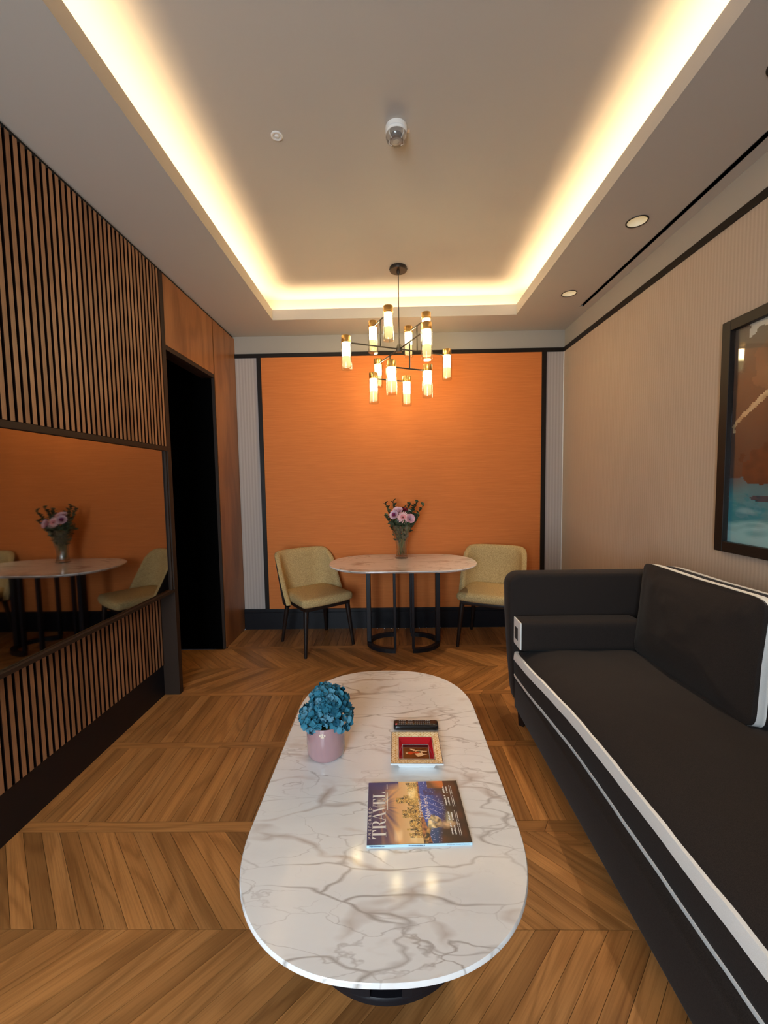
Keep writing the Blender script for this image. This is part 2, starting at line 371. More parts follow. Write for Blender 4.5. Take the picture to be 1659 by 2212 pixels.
def border(y0, y1, cuts, vis=True):
    for a, b in zip(cuts, cuts[1:]):
        sl = (y1-y0)*.6
        poly = [(a+GAP, y0+GAP), (b-GAP, y0+GAP), (b+sl-GAP, y1-GAP), (a+sl+GAP, y1-GAP)]
        cx, cy = (a+b)/2, (y0+y1)/2
        me = mesh('plank', prism(B(), [(x-cx, y-cy) for x, y in poly], -TH, 0), 'oak'); lay(me, cx, cy, 0, stuff=not vis)
XF0, XF1 = -1.62, 1.66
NEARVIS = (-1.75, .84); FARVIS = (-2.05, 1.25)
chev_row(1.2375-W1, 1, -1.9, 1.7, -1.083+P*.2, NEARVIS)
chev_row(1.2375, -1, -1.5, 2.1, -1.083, NEARVIS)
border(1.6145, 1.6685, [-1.70, -1.35, -.34, .62, 1.6])
straight_row(1.6685, 2.166, .071, XF0, XF1, (-1.7, .80))
border(2.166, 2.218, [-1.68, -1.20, -.98, .02, .66, 1.6])
straight_row(2.218, 2.729, .071, XF0, XF1, (-1.7, 1.0))
border(2.729, 2.779, [-2.05, -1.30, -.42, .60, 1.6])
chev_row(2.779, 1, -2.3, 1.7, -1.0, FARVIS)
chev_row(2.779+W1, -1, -1.9, 2.1, -1.0+W1, FARVIS)
border(3.533, 3.588, [-1.50, -.9, .1, 1.05, 1.62])
straight_row(3.588, 4.04, .071, -1.49, 1.68, (-1.7, 1.55))
# boards behind the photographer
border(.805, .859, [-1.6, -.6, .4, 1.6], False); straight_row(.31, .805, .071, XF0, XF1, (9, 9)); border(.257, .31, [-1.6, -.3, .7, 1.6], False)
straight_row(-.24, .257, .071, XF0, XF1, (9, 9)); border(-.294, -.24, [-1.6, -.6, .4, 1.6], False)
chev_row(-.294-W1, -1, -1.5, 2.1, -1.083, (9, 9)); chev_row(-.294-2*W1, 1, -1.9, 1.7, -1.083, (9, 9)); straight_row(-1.58, -.294-2*W1, .071, XF0, XF1, (9, 9))
rp = obj('plank_remainder', rest, 'oak', fl); rp['kind'] = 'stuff'

# ---- ceiling with a recessed tray, its lip and hidden light cove
ce = B()
SLOT0, SLOT1, SLOTY = 1.593, 1.616, 3.53
TK = .02
for (x0, x1, y0, y1) in ((-1.62, TL-TK, YN, D), (TR+TK, 1.32, YN, D), (1.48, SLOT0, YN, D), (1.32, 1.48, YN, 1.465), (1.32, 1.48, 1.625, 2.336), (1.32, 1.48, 2.496, 3.207), (1.32, 1.48, 3.367, D), (SLOT0, SLOT1, SLOTY, D), (SLOT1, XR, YN, D), (TL-TK, TR+TK, TB+TK, D), (TL-TK, TR+TK, YN, TN-TK)):
    box(ce, x0, x1, y0, y1, ZC, ZC+.03)
for yy in (1.545, 2.416, 3.287):
    n_ = 40; ri = []
    for r_, z_ in ((None, ZC), (.0505, ZC), (.0505, ZC+.03)):
        row = []
        for k in range(n_):
            a = 2*PI*k/n_; c_, s_ = math.cos(a), math.sin(a); q_ = .08/max(abs(c_), abs(s_)) if r_ is None else r_; row.append(ce.verts.new((1.40+q_*c_, yy+q_*s_, z_)))
        ri.append(row)
    for A_, C_ in zip(ri, ri[1:]):
        for k in range(n_): ce.faces.new((A_[k], A_[(k+1) % n_], C_[(k+1) % n_], C_[k]))
cl = struct('ceiling', ce, 'ceil', label='pale plaster ceiling border around a raised tray')
lip = B()
box(lip, TL-TK, TL, TN-TK, TB+TK, ZC, ZLIP); box(lip, TR, TR+TK, TN-TK, TB+TK, ZC, ZLIP); box(lip, TL, TR, TB, TB+TK, ZC, ZLIP); box(lip, TL, TR, TN-TK, TN, ZC, ZLIP)
struct('tray_lip', lip, 'ceil', cl)
cv = B()
x0, x1, y0, y1 = TL-CW, TR+CW, TN-CW, TB+CW
box(cv, x0-.02, x0, y0, y1, ZC+.03, ZUP); box(cv, x1, x1+.02, y0, y1, ZC+.03, ZUP); box(cv, x0, x1, y1, y1+.02, ZC+.03, ZUP); box(cv, x0, x1, y0-.02, y0, ZC+.03, ZUP)
struct('cove_wall', cv, 'ceil', cl)
struct('tray_ceiling', box(B(), x0-.02, x1+.02, y0-.02, y1+.02, ZUP, ZUP+.03), 'ceil', cl)
# linear air slot
ls = thing('linear_air_diffuser', 'long narrow black air slot in the ceiling border beside the right wall', 'air vent', (1.6045, 1.2, ZC))
vb = B(); box(vb, -.0115, .0115, -2.4, SLOTY-1.2, .035, .05); box(vb, -.014, -.0115, -2.4, SLOTY-1.2, -.001, .05); box(vb, .0115, .014, -2.4, SLOTY-1.2, -.001, .05)
obj('slot_channel', vb, 'black', ls)
obj('slot_blade', box(B(), -.002, .002, -2.4, SLOTY-1.2, .012, .035), 'trim', ls)
obj('slot_edge', box(B(), .0142, .0185, -2.4, SLOTY-1.2, -.002, .001), 'ceil', ls)

# ---- far wall
wbk = struct('wall_back', box(B(), -1.62, XR+.1, D, D+.1, 0, 3.15), 'upwall', label='far wall, painted above the dark picture rail')
o = struct('trim_1', box(B(), XL+.005, XR-.002, D-.016, D, 2.683, 2.721), 'trim', label='dark horizontal rail on the far wall')
struct('trim_2', box(B(), XR-.016, XR, YN, D-.016, 2.683, 2.721), 'trim', label='dark horizontal rail running along the right wall')
struct('trim_3', box(B(), -1.276, -1.236, D-.02, D, .207, 2.683), 'trim', label='dark upright moulding left of the orange panel')
struct('trim_4', box(B(), 1.471, 1.514, D-.02, D, .207, 2.683), 'trim', label='dark upright moulding right of the orange panel')
tag(obj('fabric_wall_panel', box(B(), -1.236, 1.471, D-.010, D, .207, 2.683), 'orange'), 'large orange silk wall panel behind the dining table', 'wall panel')
obj('wallpaper_strip', box(B(), XL+.004, -1.276, D-.006, D, .207, 2.683), 'wallpb', wbk)
obj('wallpaper_strip', box(B(), 1.514, XR, D-.006, D, .207, 2.683), 'wallpb', wbk)
bb = B(); box(bb, XL+.004, XR, D-.022, D, 0, .168); box(bb, XL+.004, XR, D-.016, D, .168, .174); box(bb, XL+.004, XR, D-.026, D, .174, .207, .004, 2)
struct('baseboard_back', bb, 'base', label='tall navy black baseboard on the far wall')
# ---- right wall
wrt = struct('wall_right', box(B(), XR, XR+.1, YN, D, 0, 3.15), 'upwall', label='right wall, painted above the dark rail')
obj('wallpaper', box(B(), XR-.005, XR, YN, D-.006, .15, 2.683), 'wallp', wrt)
struct('trim_5', box(B(), XR-.011, XR-.005, D-.012, D-.006, .207, 2.683), 'plastic', label='thin pale bead in the corner of the right wall')
struct('baseboard_right', box(B(), XR-.02, XR, YN, D-.026, 0, .15, .003, 1), 'base')
# ---- left wall unit
struct('wall_left', box(B(), -1.72, -1.66, YN, 2.752, 0, 3.15), 'slatback', label='dark backing wall of the left wall unit')
pl = struct('baseboard_left', box(B(), -1.66, SL, YN, 2.752, 0, .215), 'base', label='tall black recessed plinth under the lower slats')
def slat_panel(label, xf, z0, z1, y0, y1, capname):
    t = thing('slatted_panel', label, 'wall panel', (xf, y0, z0), 0, 'slatted wood panels of the left wall unit')
    H = z1-z0
    obj('backing', box(B(), -.05, -.018, 0, y1-y0, 0, H), 'slatback', t)
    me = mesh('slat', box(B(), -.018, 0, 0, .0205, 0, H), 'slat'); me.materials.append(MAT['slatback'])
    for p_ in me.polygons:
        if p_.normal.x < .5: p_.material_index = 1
    y = (y1-y0)-.0205
    while y > 0:
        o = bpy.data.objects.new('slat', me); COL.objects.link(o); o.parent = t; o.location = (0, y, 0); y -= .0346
    return t
slat_panel('tall slatted wood panel above the mirror', XL, 1.722, ZC-.022, .30, 2.742, 0)
slat_panel('low slatted wood panel under the mirror in shade', -1.593, .218, .728, .30, 2.742, 0)
# slot of shade above slats and panels
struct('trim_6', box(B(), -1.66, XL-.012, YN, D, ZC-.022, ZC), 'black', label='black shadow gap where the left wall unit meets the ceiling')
mr = thing('wall_mirror', 'wide tinted mirror between the two slatted panels', 'mirror', (-1.513, 1.5, .742))
obj('glass', box(B(), -.012, 0, -1.3, 1.238, .008, .950), 'mirror', mr)
obj('back_box', box(B(), -.12, -.012, -1.3, 1.248, -.012, .978), 'black', mr)
obj('top_rail', box(B(), -.012, .020, -1.3, 1.2515, .951, .978), 'bronze', mr)
obj('bottom_rail', box(B(), -.012, .020, -1.3, 1.2515, -.012, .006), 'bronze', mr)
obj('side_rail', box(B(), -.012, .012, 1.2385, 1.2515, .006, .951), 'bronze', mr)
# ---- doorway with post, lintel, wood panels and black passage
dr = B(); box(dr, -1.66, XL, 2.7525, 2.7965, 0, ZC-.022)
d1 = struct('door_1', dr, 'bronze', label='open doorway with bronze frame leading into a black passage')
struct('door_lintel', box(B(), -1.60, XL, 2.7965, 3.552, 2.372, 2.403), 'bronze', d1)
struct('lintel_panel', box(B(), -1.52, XL+.001, 2.798, 3.552, 2.4045, ZC-.022), 'panel', d1)
struct('panel_joint', box(B(), -1.53, XL-.006, 3.552, 3.566, 0, ZC-.022), 'slatback', d1)
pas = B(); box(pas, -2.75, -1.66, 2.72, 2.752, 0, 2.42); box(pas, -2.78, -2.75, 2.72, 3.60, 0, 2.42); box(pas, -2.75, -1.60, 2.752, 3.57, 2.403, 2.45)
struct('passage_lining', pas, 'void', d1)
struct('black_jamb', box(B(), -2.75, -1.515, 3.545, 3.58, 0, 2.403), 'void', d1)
struct('jamb_edge', box(B(), -1.515, XL+.002, 3.545, 3.552, 0, 2.372), 'bronze', d1)
tag(obj('wood_column', box(B(), -1.62, XL+.002, 3.566, D, 0, ZC-.022), 'panel'), 'full height reddish wood panel between the black doorway and the far wall', 'wall panel')
# ---- wall behind the camera, with the window that lights the room
wb = B(); WX0, WX1, WZ0, WZ1 = -1.50, -.22, .4, 2.5
for a in ((-1.66, WX0, 0, 3.15), (WX1, XR, 0, 3.15), (WX0, WX1, 0, WZ0), (WX0, WX1, WZ1, 3.15)): box(wb, a[0], a[1], YN-.1, YN, a[2], a[3])
struct('wall_front', wb, 'upwall', label='wall behind the photographer with a window')
wn = B()
for a in ((WX0, WX0+.06, WZ0, WZ1), (WX1-.06, WX1, WZ0, WZ1), (WX0+.06, WX1-.06, WZ0, WZ0+.06), (WX0+.06, WX1-.06, WZ1-.06, WZ1), (-.89, -.83, WZ0+.06, WZ1-.06)): box(wn, a[0], a[1], YN-.09, YN-.03, a[2], a[3])
w1 = struct('window_1', wn, 'pvc', label='two light window behind the photographer')
for a, b in ((WX0+.06, -.89), (-.83, WX1-.06)): struct('pane', box(B(), a, b, YN-.065, YN-.06, WZ0+.06, WZ1-.06), 'winglass', w1)

# ================================================================== CEILING FITTINGS
for i, (yy, lb) in enumerate(((3.287, 'recessed round downlight near the far end of the air slot'), (2.416, 'recessed round downlight midway along the right ceiling border'), (1.545, 'recessed round downlight at the right edge of the picture'))):
    t = thing('downlight', lb, 'downlight', (1.40, yy, ZC), 0, 'downlights in the right ceiling border')
    obj('rim', lathe(B(), [(.0505, -.0005), (.0505, -.0035), (.0565, -.0035), (.0575, -.0005)], 40), 'gun', t, True)
    obj('reflector', lathe(B(), [(.0500, -.0008), (.0490, .020), (.044, .040), (.030, .054), (.022, .055), (0, .055)], 40), 'dlref', t, True)
    obj('lens', lathe(B(), [(.020, .0545), (.020, .052), (0, .051)], 24), 'dllens', t, True)
    l = bpy.data.lights.new('downlight_beam', 'SPOT'); l.energy = 30; l.color = (1, .80, .56); l.spot_size = math.radians(47); l.spot_blend = .9; l.shadow_soft_size = .03
    lo = bpy.data.objects.new('downlight_beam', l); COL.objects.link(lo); lo.location = (0, 0, -.012); lo.rotation_euler = (0, math.radians(10), 0); lo.parent = t
t = thing('smoke_detector', 'white smoke detector with clear cage on the tray ceiling', 'smoke detector', (.053, 2.035, ZUP))
obj('base', lathe(B(), [(0, 0), (.050, 0), (.051, -.004), (.051, -.020), (.047, -.022), (.047, -.024), (.049, -.026), (.048, -.034), (0, -.034)], 40), 'plastic', t, True)
obj('sensor', lathe(B(), [(.026, -.034), (.026, -.052), (.030, -.054), (.030, -.058), (.016, -.061), (.016, -.0605), (.012, -.0605), (.012, -.062), (0, -.062)], 32), 'greyplastic', t, True)
obj('clear_cover', lathe(B(), [(.049, -.034), (.050, -.044), (.046, -.056), (.036, -.066), (.030, -.068), (.028, -.066), (.034, -.064), (.044, -.055), (.0475, -.044), (.047, -.034)], 40), 'clear', t, True)
for k in range(4):
    a = PI/4+k*PI/2; obj('cage_rib', tube(B(), [(.047*math.cos(a), .047*math.sin(a), -.034), (.047*math.cos(a), .047*math.sin(a), -.05), (.030*math.cos(a), .030*math.sin(a), -.064)], .0022, 6), 'plastic', t)
obj('tag', box(B(), .047, .064, .014, .030, -.0015, 0), 'cream', t)
t = thing('sprinkler_cover', 'small flush white sprinkler disc on the tray ceiling', 'sprinkler', (-.515, 2.061, ZUP))
obj('ring', lathe(B(), [(.017, 0), (.017, -.004), (.023, -.006), (.0275, -.004), (.0275, 0)], 36), 'plastic', t, True)
obj('plate', lathe(B(), [(.0165, -.001), (.010, -.002), (.009, -.006), (.004, -.008), (0, -.008)], 28), 'plastic', t, True)

# ---- chandelier
CX, CY = .086, 3.284; ZH = 2.497
ch = thing('chandelier', 'black and brass chandelier with twelve lit glass tube lamps above the dining table', 'chandelier', (CX, CY, ZUP))
can = obj('canopy', lathe(B(), [(0, 0), (.066, 0), (.067, -.003), (.067, -.022), (.064, -.026), (0, -.026)], 40), 'gun', ch, True)
for s in (-1, 1): obj('side_screw', tube(B(), [(s*.066, 0, -.013), (s*.071, 0, -.013)], .003, 8), 'gun', can)
obj('cord_grip', lathe(B(), [(.012, -.026), (.012, -.042), (.006, -.052), (0, -.052)], 16), 'gun', ch, True)
obj('rod', tube(B(), [(0, 0, -.05), (0, 0, ZH-ZUP+.02)], .0034, 8), 'gun', ch)
obj('hub', lathe(B(), [(0, .03), (.022, .03), (.024, .027), (.024, -.022), (.022, -.025), (0, -.025)], 24), 'gun', ch, True).location = (0, 0, ZH-ZUP)
A = Vector((-.912, -.41, 0)); Bd = Vector((.41, -.912, 0)); Z0 = ZH-ZUP
def bar(p, q, r=.0058): return tube(B(), [p, q], r, 8)
LA = .435
capm = mesh('lamp_cap', lathe(B(), [(0, .045), (.0345, .045), (.036, .043), (.036, .008), (.033, .006), (.033, .002), (.036, 0), (.036, -.006), (0, -.006)], 28), 'brass', True)
gls = mesh('lamp_glass', lathe(B(), [(.0385, -.006), (.0395, -.012), (.0395, -.196), (.037, -.202), (.0, -.203), (.0, -.199), (.035, -.198), (.0365, -.194), (.0365, -.008)], 28), 'lampglass', True)
def tubeprof():
    b = B(); seg = 40; prof = [(.0, -.006), (.029, -.007), (.0295, -.012), (.0295, -.172), (.027, -.178), (0, -.178)]; rings = []
    for r, z in prof:
        rings.append([b.verts.new(((r*(1-.025*(k % 2)))*math.cos(2*PI*k/seg), (r*(1-.025*(k % 2)))*math.sin(2*PI*k/seg), z)) for k in range(seg)] if r else [b.verts.new((0, 0, z))])
    for A_, C_ in zip(rings, rings[1:]):
        for k in range(seg):
            f = []
            for v in (A_[k % len(A_)], A_[(k+1) % len(A_)], C_[(k+1) % len(C_)], C_[k % len(C_)]):
                if v not in f: f.append(v)
            b.faces.new(f)
    return b
gw = mesh('frosted_tube', tubeprof(), 'glow', True)
def lamp(p):
    c = obj('lamp', capm, None, ch); c.location = p
    g = obj('glass_tube', gls, None, c); t = obj('frosted_tube', gw, None, c)
O = Vector((0, 0, Z0))
for d in (A, -A, Bd, -Bd):
    obj('arm', bar(O+d*.02, O+d*(LA-.03)), 'gun', ch); lamp(O+d*LA)
for d, cr, dz, fr in ((A, Bd, .197, .35), (-A, Bd, .197, .35), (Bd, A, -.197, .392), (-Bd, A, -.197, .392)):
    c = O+d*(LA*fr/.965*1.0)
    obj('post', bar(c, c+Vector((0, 0, dz)), .0055), 'gun', ch)
    c2 = c+Vector((0, 0, dz)); obj('cross_bar', bar(c2-cr*.12, c2+cr*.12), 'gun', ch)
    lamp(c2-cr*.15); lamp(c2+cr*.15)

# ================================================================== DINING GROUP
def super_oval(hx, hy, n, seg=96, ends='x'):
    # straight-sided oval with superelliptic ends; ends on the long axis
    pts = []; r = min(hx, hy); s = max(hx, hy)-r
    for k in range(seg):
        a = 2*PI*k/seg; c, d = math.cos(a), math.sin(a)
        x = math.copysign(abs(c)**(2/n), c)*r; y = math.copysign(abs(d)**(2/n), d)*r
        if hx >= hy: x += math.copysign(s, c) if abs(c) > 1e-9 else 0
        else: y += math.copysign(s, d) if abs(d) > 1e-9 else 0
        pts.append((x, y))
    return pts
def slab(pts, z0, z1, under, edge=.004):
    def sc_(k): 
        return [(x*(1-k/max(abs(x), .3)) if 0 else x, y) for x, y in pts]
    def inset(d):
        out = []; n = len(pts)
        for i in range(n):
            p, a, b = Vector(pts[i]), Vector(pts[i-1]), Vector(pts[(i+1) % n]); t = (b-a).normalized(); nn = Vector((-t.y, t.x)); out.append(p+nn*d)
        return out
    def lp(d, z): return [(q.x, q.y, z) for q in inset(d)]
    return loft(B(), [lp(under, z0), lp(under*.3, z0+(z1-z0)*.55), lp(0, z1-edge*2), lp(.0006, z1-edge*.7), lp(edge*.6, z1)])
dt = thing('dining_table', 'oval marble dining table on black half ring legs before the orange panel', 'table', (.10, 3.625, 0))
obj('table_top', slab(super_oval(.652, .395, 2.15), .728, .75, .02), 'marbleD', dt, True, 30)
def half_ring(s, cx, rx, ry, z0, z1, wd, n=18):
    # s=-1 opens to the right (left half); flat band of width wd
    loops = []
    for k in range(n+1):
        a = -PI/2+PI*k/n; ca, sa = math.cos(a), math.sin(a)
        o_ = Vector((cx+s*rx*ca, ry*sa)); i_ = Vector((cx+s*(rx-wd)*ca, (ry-wd)*sa))
        loops.append([(i_.x, i_.y, z0), (o_.x, o_.y, z0), (o_.x, o_.y, z1), (i_.x, i_.y, z1)])
    return loft(B(), loops)
for s in (-1, 1):
    cx = s*.075
    obj('foot_ring', half_ring(s, cx, .255, .213, 0, .034, .04), 'iron', dt)
    obj('top_ring', half_ring(s, cx, .255, .213, .70, .7285, .04), 'iron', dt)
    obj('leg', box(B(), cx+s*.2515-.0215, cx+s*.2515+.0035 if s > 0 else cx+s*.2515+.0215, -.034, .034, .034, .70, .003, 1) if 0 else box(B(), min(cx+s*.215, cx+s*.254), max(cx+s*.215, cx+s*.254), -.036, .036, .034, .70, .003, 1), 'iron', dt)
    for e in (-1, 1):
        obj('thin_leg', box(B(), cx-.008 if s > 0 else cx-.014, cx+.014 if s > 0 else cx+.008, min(e*.174, e*.212), max(e*.174, e*.212), .034, .70, .002, 1), 'iron', dt)

# ---- tub chairs (local +Y is the way the chair faces)
def chair_mesh():
    out = {}
    def seatfn(q, u):
        k = 1-.075*(1-(u.y+1)/2)          # narrower at the rear
        x = q.x*k; y = q.y; 
        z = q.z+(.012*(1-u.x**4)*(1-u.y**4) if q.z > 0 else 0)
        if q.y > 0: y += -.035*(abs(q.x)/.25)**3*(q.y/.25)
        return Vector((x, y, z))
    out['seat'] = mesh('seat', softbox(B(), (0, .015, .452), (.252, .255, .036), .03, (14, 14, 5), seatfn), 'tweed', True, 0)
    NU, NV = 30, 12
    def F(u, v, off):
        # u across -1..1, v bottom..top ; off pushes outwards
        s = math.sin(u*PI/2*.98); c = abs(u)
        hw = .245+.022*v+off
        x = hw*math.copysign(abs(math.sin(u*1.35))/math.sin(1.35), u)*(1-.07*v*v*c**3)
        wrap = .235*max(0, (c-.28)/.72)**2.1*(1-.52*v)
        y = -.232-.062*v-off*(1-c**4)+wrap
        top = .835-.010*c**2-.075*max(0, (c-.62)/.38)**2.4
        z = .405+(top-.405)*v
        return Vector((x, y, z))
    T = .046
    # fabric inside + rim
    b = B(); rows = []
    def g(u, j):
        # j runs: inner bottom -> inner top -> over rim -> outer top lip
        if j <= NV: return F(u, j/NV, 0)
        p = F(u, 1, 0); q = F(u, 1, T); k = (j-NV)/4
        m = p.lerp(q, k); m.z += .012*math.sin(PI*k); return m
    NJ = NV+4
    us = [-1+2*i/NU for i in range(NU+1)]
    V = [[b.verts.new(g(u, j)) for j in range(NJ+1)] for u in us]
    for i in range(NU):
        for j in range(NJ): b.faces.new((V[i][j], V[i+1][j], V[i+1][j+1], V[i][j+1]))
    for side in (0, NU):   # side rims
        u = us[side]; oc = []
        for j in range(NV+1):
            p = F(u, j/NV, 0); q = F(u, j/NV, T); md = p.lerp(q, .5); md.y += .010; oc.append((V[side][j], b.verts.new(md), b.verts.new(q)))
        b.faces.new([V[side][j] for j in range(NV, NJ+1)]+[oc[-1][2], oc[-1][1]])
        for a, c in zip(oc, oc[1:]):
            b.faces.new((a[0], a[1], c[1], c[0])); b.faces.new((a[1], a[2], c[2], c[1]))
    bmesh.ops.remove_doubles(b, verts=b.verts, dist=.0008)
    out['backrest'] = mesh('backrest', b, 'tweed', True, 0)
    b = B(); NB = 10
    V = [[b.verts.new(F(u, j/NB, T+.0005)+Vector((0, 0, -.012 if j == 0 else 0))) for j in range(NB+1)] for u in us]
    for i in range(NU):
        for j in range(NB): b.faces.new((V[i][j], V[i][j+1], V[i+1][j+1], V[i+1][j]))
    inner = [b.verts.new(F(u, 0, .004)+Vector((0, 0, -.012))) for u in us]
    for i in range(NU): b.faces.new((V[i][0], V[i+1][0], inner[i+1], inner[i]))
    out['shell'] = mesh('back_shell', b, 'shell', True, 0)
    out['frame'] = mesh('seat_frame', softbox(B(), (0, .0, .398), (.225, .225, .02), .012, (8, 8, 2), lambda q, u: Vector((q.x*(1-.06*(1-(u.y+1)/2)), q.y, q.z))), 'wenge', True, 30)
    def leg(x0, y0, x1, y1): return tube(B(), [(x1, y1, 0), (x1, y1, .004), (x0, y0, .385)], [.0125, .0135, .023], 12)
    out['legs'] = [mesh('leg', leg(sx*.205, .20, sx*.238, .235), 'wenge', True) for sx in (-1, 1)] + [mesh('leg', leg(sx*.19, -.19, sx*.232, -.245), 'wenge', True) for sx in (-1, 1)]
    return out
CM = chair_mesh()
def chair(label, loc, rz):
    t = thing('tub_chair', label, 'chair', loc, rz, 'mustard tub chairs at the dining table')
    obj('seat', CM['seat'], None, t); bk = obj('backrest', CM['backrest'], None, t); obj('back_shell', CM['shell'], None, t); obj('seat_frame', CM['frame'], None, t)
    for l in CM['legs']: obj('leg', l, None, t)
chair('mustard tweed tub chair left of the dining table, turned towards it', (-.69, 3.66, 0), math.radians(-141.4))
chair('mustard tweed tub chair right of the dining table, partly behind the sofa arm', (.888, 3.655, 0), math.radians(155.1))

# ---- vase and flowers
VX, VY, VZ = .098, 3.81, .75
def vase():
    b = B(); seg = 20; prof = [(.058, 0), (.0605, .006), (.056, .022), (.049, .045), (.047, .07), (.050, .11), (.060, .17), (.076, .23), (.093, .28), (.106, .315)]
    rings = []
    for i, (r, z) in enumerate(prof):
        rings.append([b.verts.new(((r*(1+(.035 if (k+i) % 2 else -.03)))*math.cos(2*PI*(k+.5*(i % 2))/seg), (r*(1+(.035 if (k+i) % 2 else -.03)))*math.sin(2*PI*(k+.5*(i % 2))/seg), z)) for k in range(seg)])
    for A_, C_ in zip(rings, rings[1:]):
        for k in range(seg):
            b.faces.new((A_[k], A_[(k+1) % seg], C_[k])); b.faces.new((A_[(k+1) % seg], C_[(k+1) % seg], C_[k]))
    b.faces.new(rings[0][::-1])
    inn = [[b.verts.new((r*.93*math.cos(2*PI*k/seg), r*.93*math.sin(2*PI*k/seg), z)) for k in range(seg)] for r, z in prof[2:]]
    for A_, C_ in zip(inn, inn[1:]):
        for k in range(seg): b.faces.new((A_[k], A_[(k+1) % seg], C_[(k+1) % seg], C_[k]))
    b.faces.new(inn[0]); 
    for k in range(seg): b.faces.new((rings[-1][k], rings[-1][(k+1) % seg], inn[-1][(k+1) % seg], inn[-1][k]))
    return b
vz = tag(obj('crystal_vase', vase(), 'crystal'), 'flared cut crystal vase on the marble dining table', 'vase'); vz.location = (VX, VY, VZ)
def leafpoly(b, c, ax, nrm, ln, wd, cup=.15):
    ax = ax.normalized(); sd = ax.cross(nrm).normalized(); nn = sd.cross(ax).normalized()
    pts = [(-.0, 0), (.18, .62), (.5, 1), (.82, .62), (1, 0), (.82, -.62), (.5, -1), (.18, -.62)]
    mid = b.verts.new(c+ax*ln*.5)
    vv = [b.verts.new(c+ax*ln*t+sd*wd*.5*s+nn*cup*wd*abs(s)) for t, s in pts]
    for i in range(8): b.faces.new((mid, vv[i], vv[(i+1) % 8]))
LEAFM = []
for i in range(4):
    b = B(); leafpoly(b, Vector((0, 0, 0)), Vector((1, 0, .15*i)), Vector((0, 0, 1)), .032+.002*i, .028+.004*(i % 2), .1+.1*i); LEAFM.append(mesh('leaf', b, 'leaf', True, 0))
def branch(label, tip, base=(0, 0, .10), nleaf=14, start=.42):
    t = thing('eucalyptus_branch', label, 'foliage', (VX, VY, VZ), 0, 'eucalyptus branches in the crystal vase')
    tip = Vector(tip); base = Vector(base); mid = base.lerp(tip, .55)*1.0; mid.x *= .72; mid.y *= .72
    pts = []
    for k in range(9):
        s = k/8; pts.append((1-s)**2*base+2*s*(1-s)*mid+s*s*tip)
    obj('stem', tube(B(), pts, [.0022-.0014*k/8 for k in range(9)], 6), 'stem', t)
    for k in range(nleaf):
        s = start+(1-start)*(k+.5)/nleaf; i = min(7, int(s*8)); p = pts[i].lerp(pts[i+1], s*8-i); d = (pts[i+1]-pts[i]).normalized()
        a = k*2.2+R_.random(); lf = obj('leaf', LEAFM[k % 4], None, t); lf.location = p
        out = Vector((math.cos(a), math.sin(a), .55)); q = out.to_track_quat('X', 'Z'); lf.rotation_euler = q.to_euler(); sc_ = (1.95-.85*s)*(.85+.3*R_.random()); lf.scale = (sc_,)*3
for lb, tip, n in (('eucalyptus sprig at the far left of the bouquet', (-.150, .02, .515), 12), ('upright eucalyptus sprig left of the pink flowers', (-.075, .05, .535), 12), ('low leafy eucalyptus sprig hanging left of the bouquet', (-.145, -.05, .40), 14),
                 ('tall eucalyptus sprig at the right of the bouquet', (.155, .02, .535), 14), ('outermost eucalyptus sprig leaning right', (.205, -.02, .490), 13), ('short eucalyptus sprig just right of the gerbera', (.080, .03, .505), 11), ('low eucalyptus sprig drooping right over the rim', (.165, -.06, .405), 14), ('eucalyptus sprig at the back of the bouquet', (.03, .11, .47), 12), ('slender eucalyptus sprig between the right branches', (.12, .06, .48), 11)):
    branch(lb, tip, nleaf=n+3)
b = B()
for k in range(300):
    h = .155+.185*R_.random()**.6; rmax = .04+.052*max(0, (h-.12)/.2)
    if h > .30: rmax += .02
    a = R_.random()*2*PI; r = rmax*math.sqrt(R_.random())
    leafpoly(b, Vector((r*math.cos(a), r*math.sin(a), h)), Vector((R_.uniform(-1, 1), R_.uniform(-1, 1), R_.uniform(-.2, 1))), Vector((R_.uniform(-1, 1), R_.uniform(-1, 1), .3)), .045, .022, .1)
g_ = tag(obj('bouquet_greenery', b, 'leaf', None, True, 0), 'dense dark green leaves packed inside the crystal vase', 'foliage', None, 'stuff'); g_.location = (VX, VY, VZ)
b = B()
for k in range(18):
    a = R_.random()*2*PI; r = .030*math.sqrt(R_.random()); tube(b, [(r*math.cos(a), r*math.sin(a), .03+.03*R_.random()), (1.2*r*math.cos(a+.6), 1.2*r*math.sin(a+.6), .22)], .003, 5)
g_ = tag(obj('flower_stems', b, 'water', None, True, 0), 'bundle of olive green cut stems standing in the vase', 'flower stems', None, 'stuff'); g_.location = (VX, VY, VZ)
def face_cam(o, tilt):  # turn a flower (local +Z is its face) to look outwards
    o.rotation_euler = Vector(tilt).to_track_quat('Z', 'Y').to_euler()
def flower(name, label, pos, tilt):
    t = thing(name, label, 'flower', (VX, VY, VZ), 0, 'cut flowers in the crystal vase')
    h = bpy.data.objects.new('head', None)
    return t, Vector(pos), tilt
def stem_for(t, pos): obj('stem', tube(B(), [(pos.x*.15, pos.y*.15, .12), (pos.x*.6, pos.y*.6, .26), (pos.x, pos.y, pos.z-.008)], .003, 6), 'stem', t)
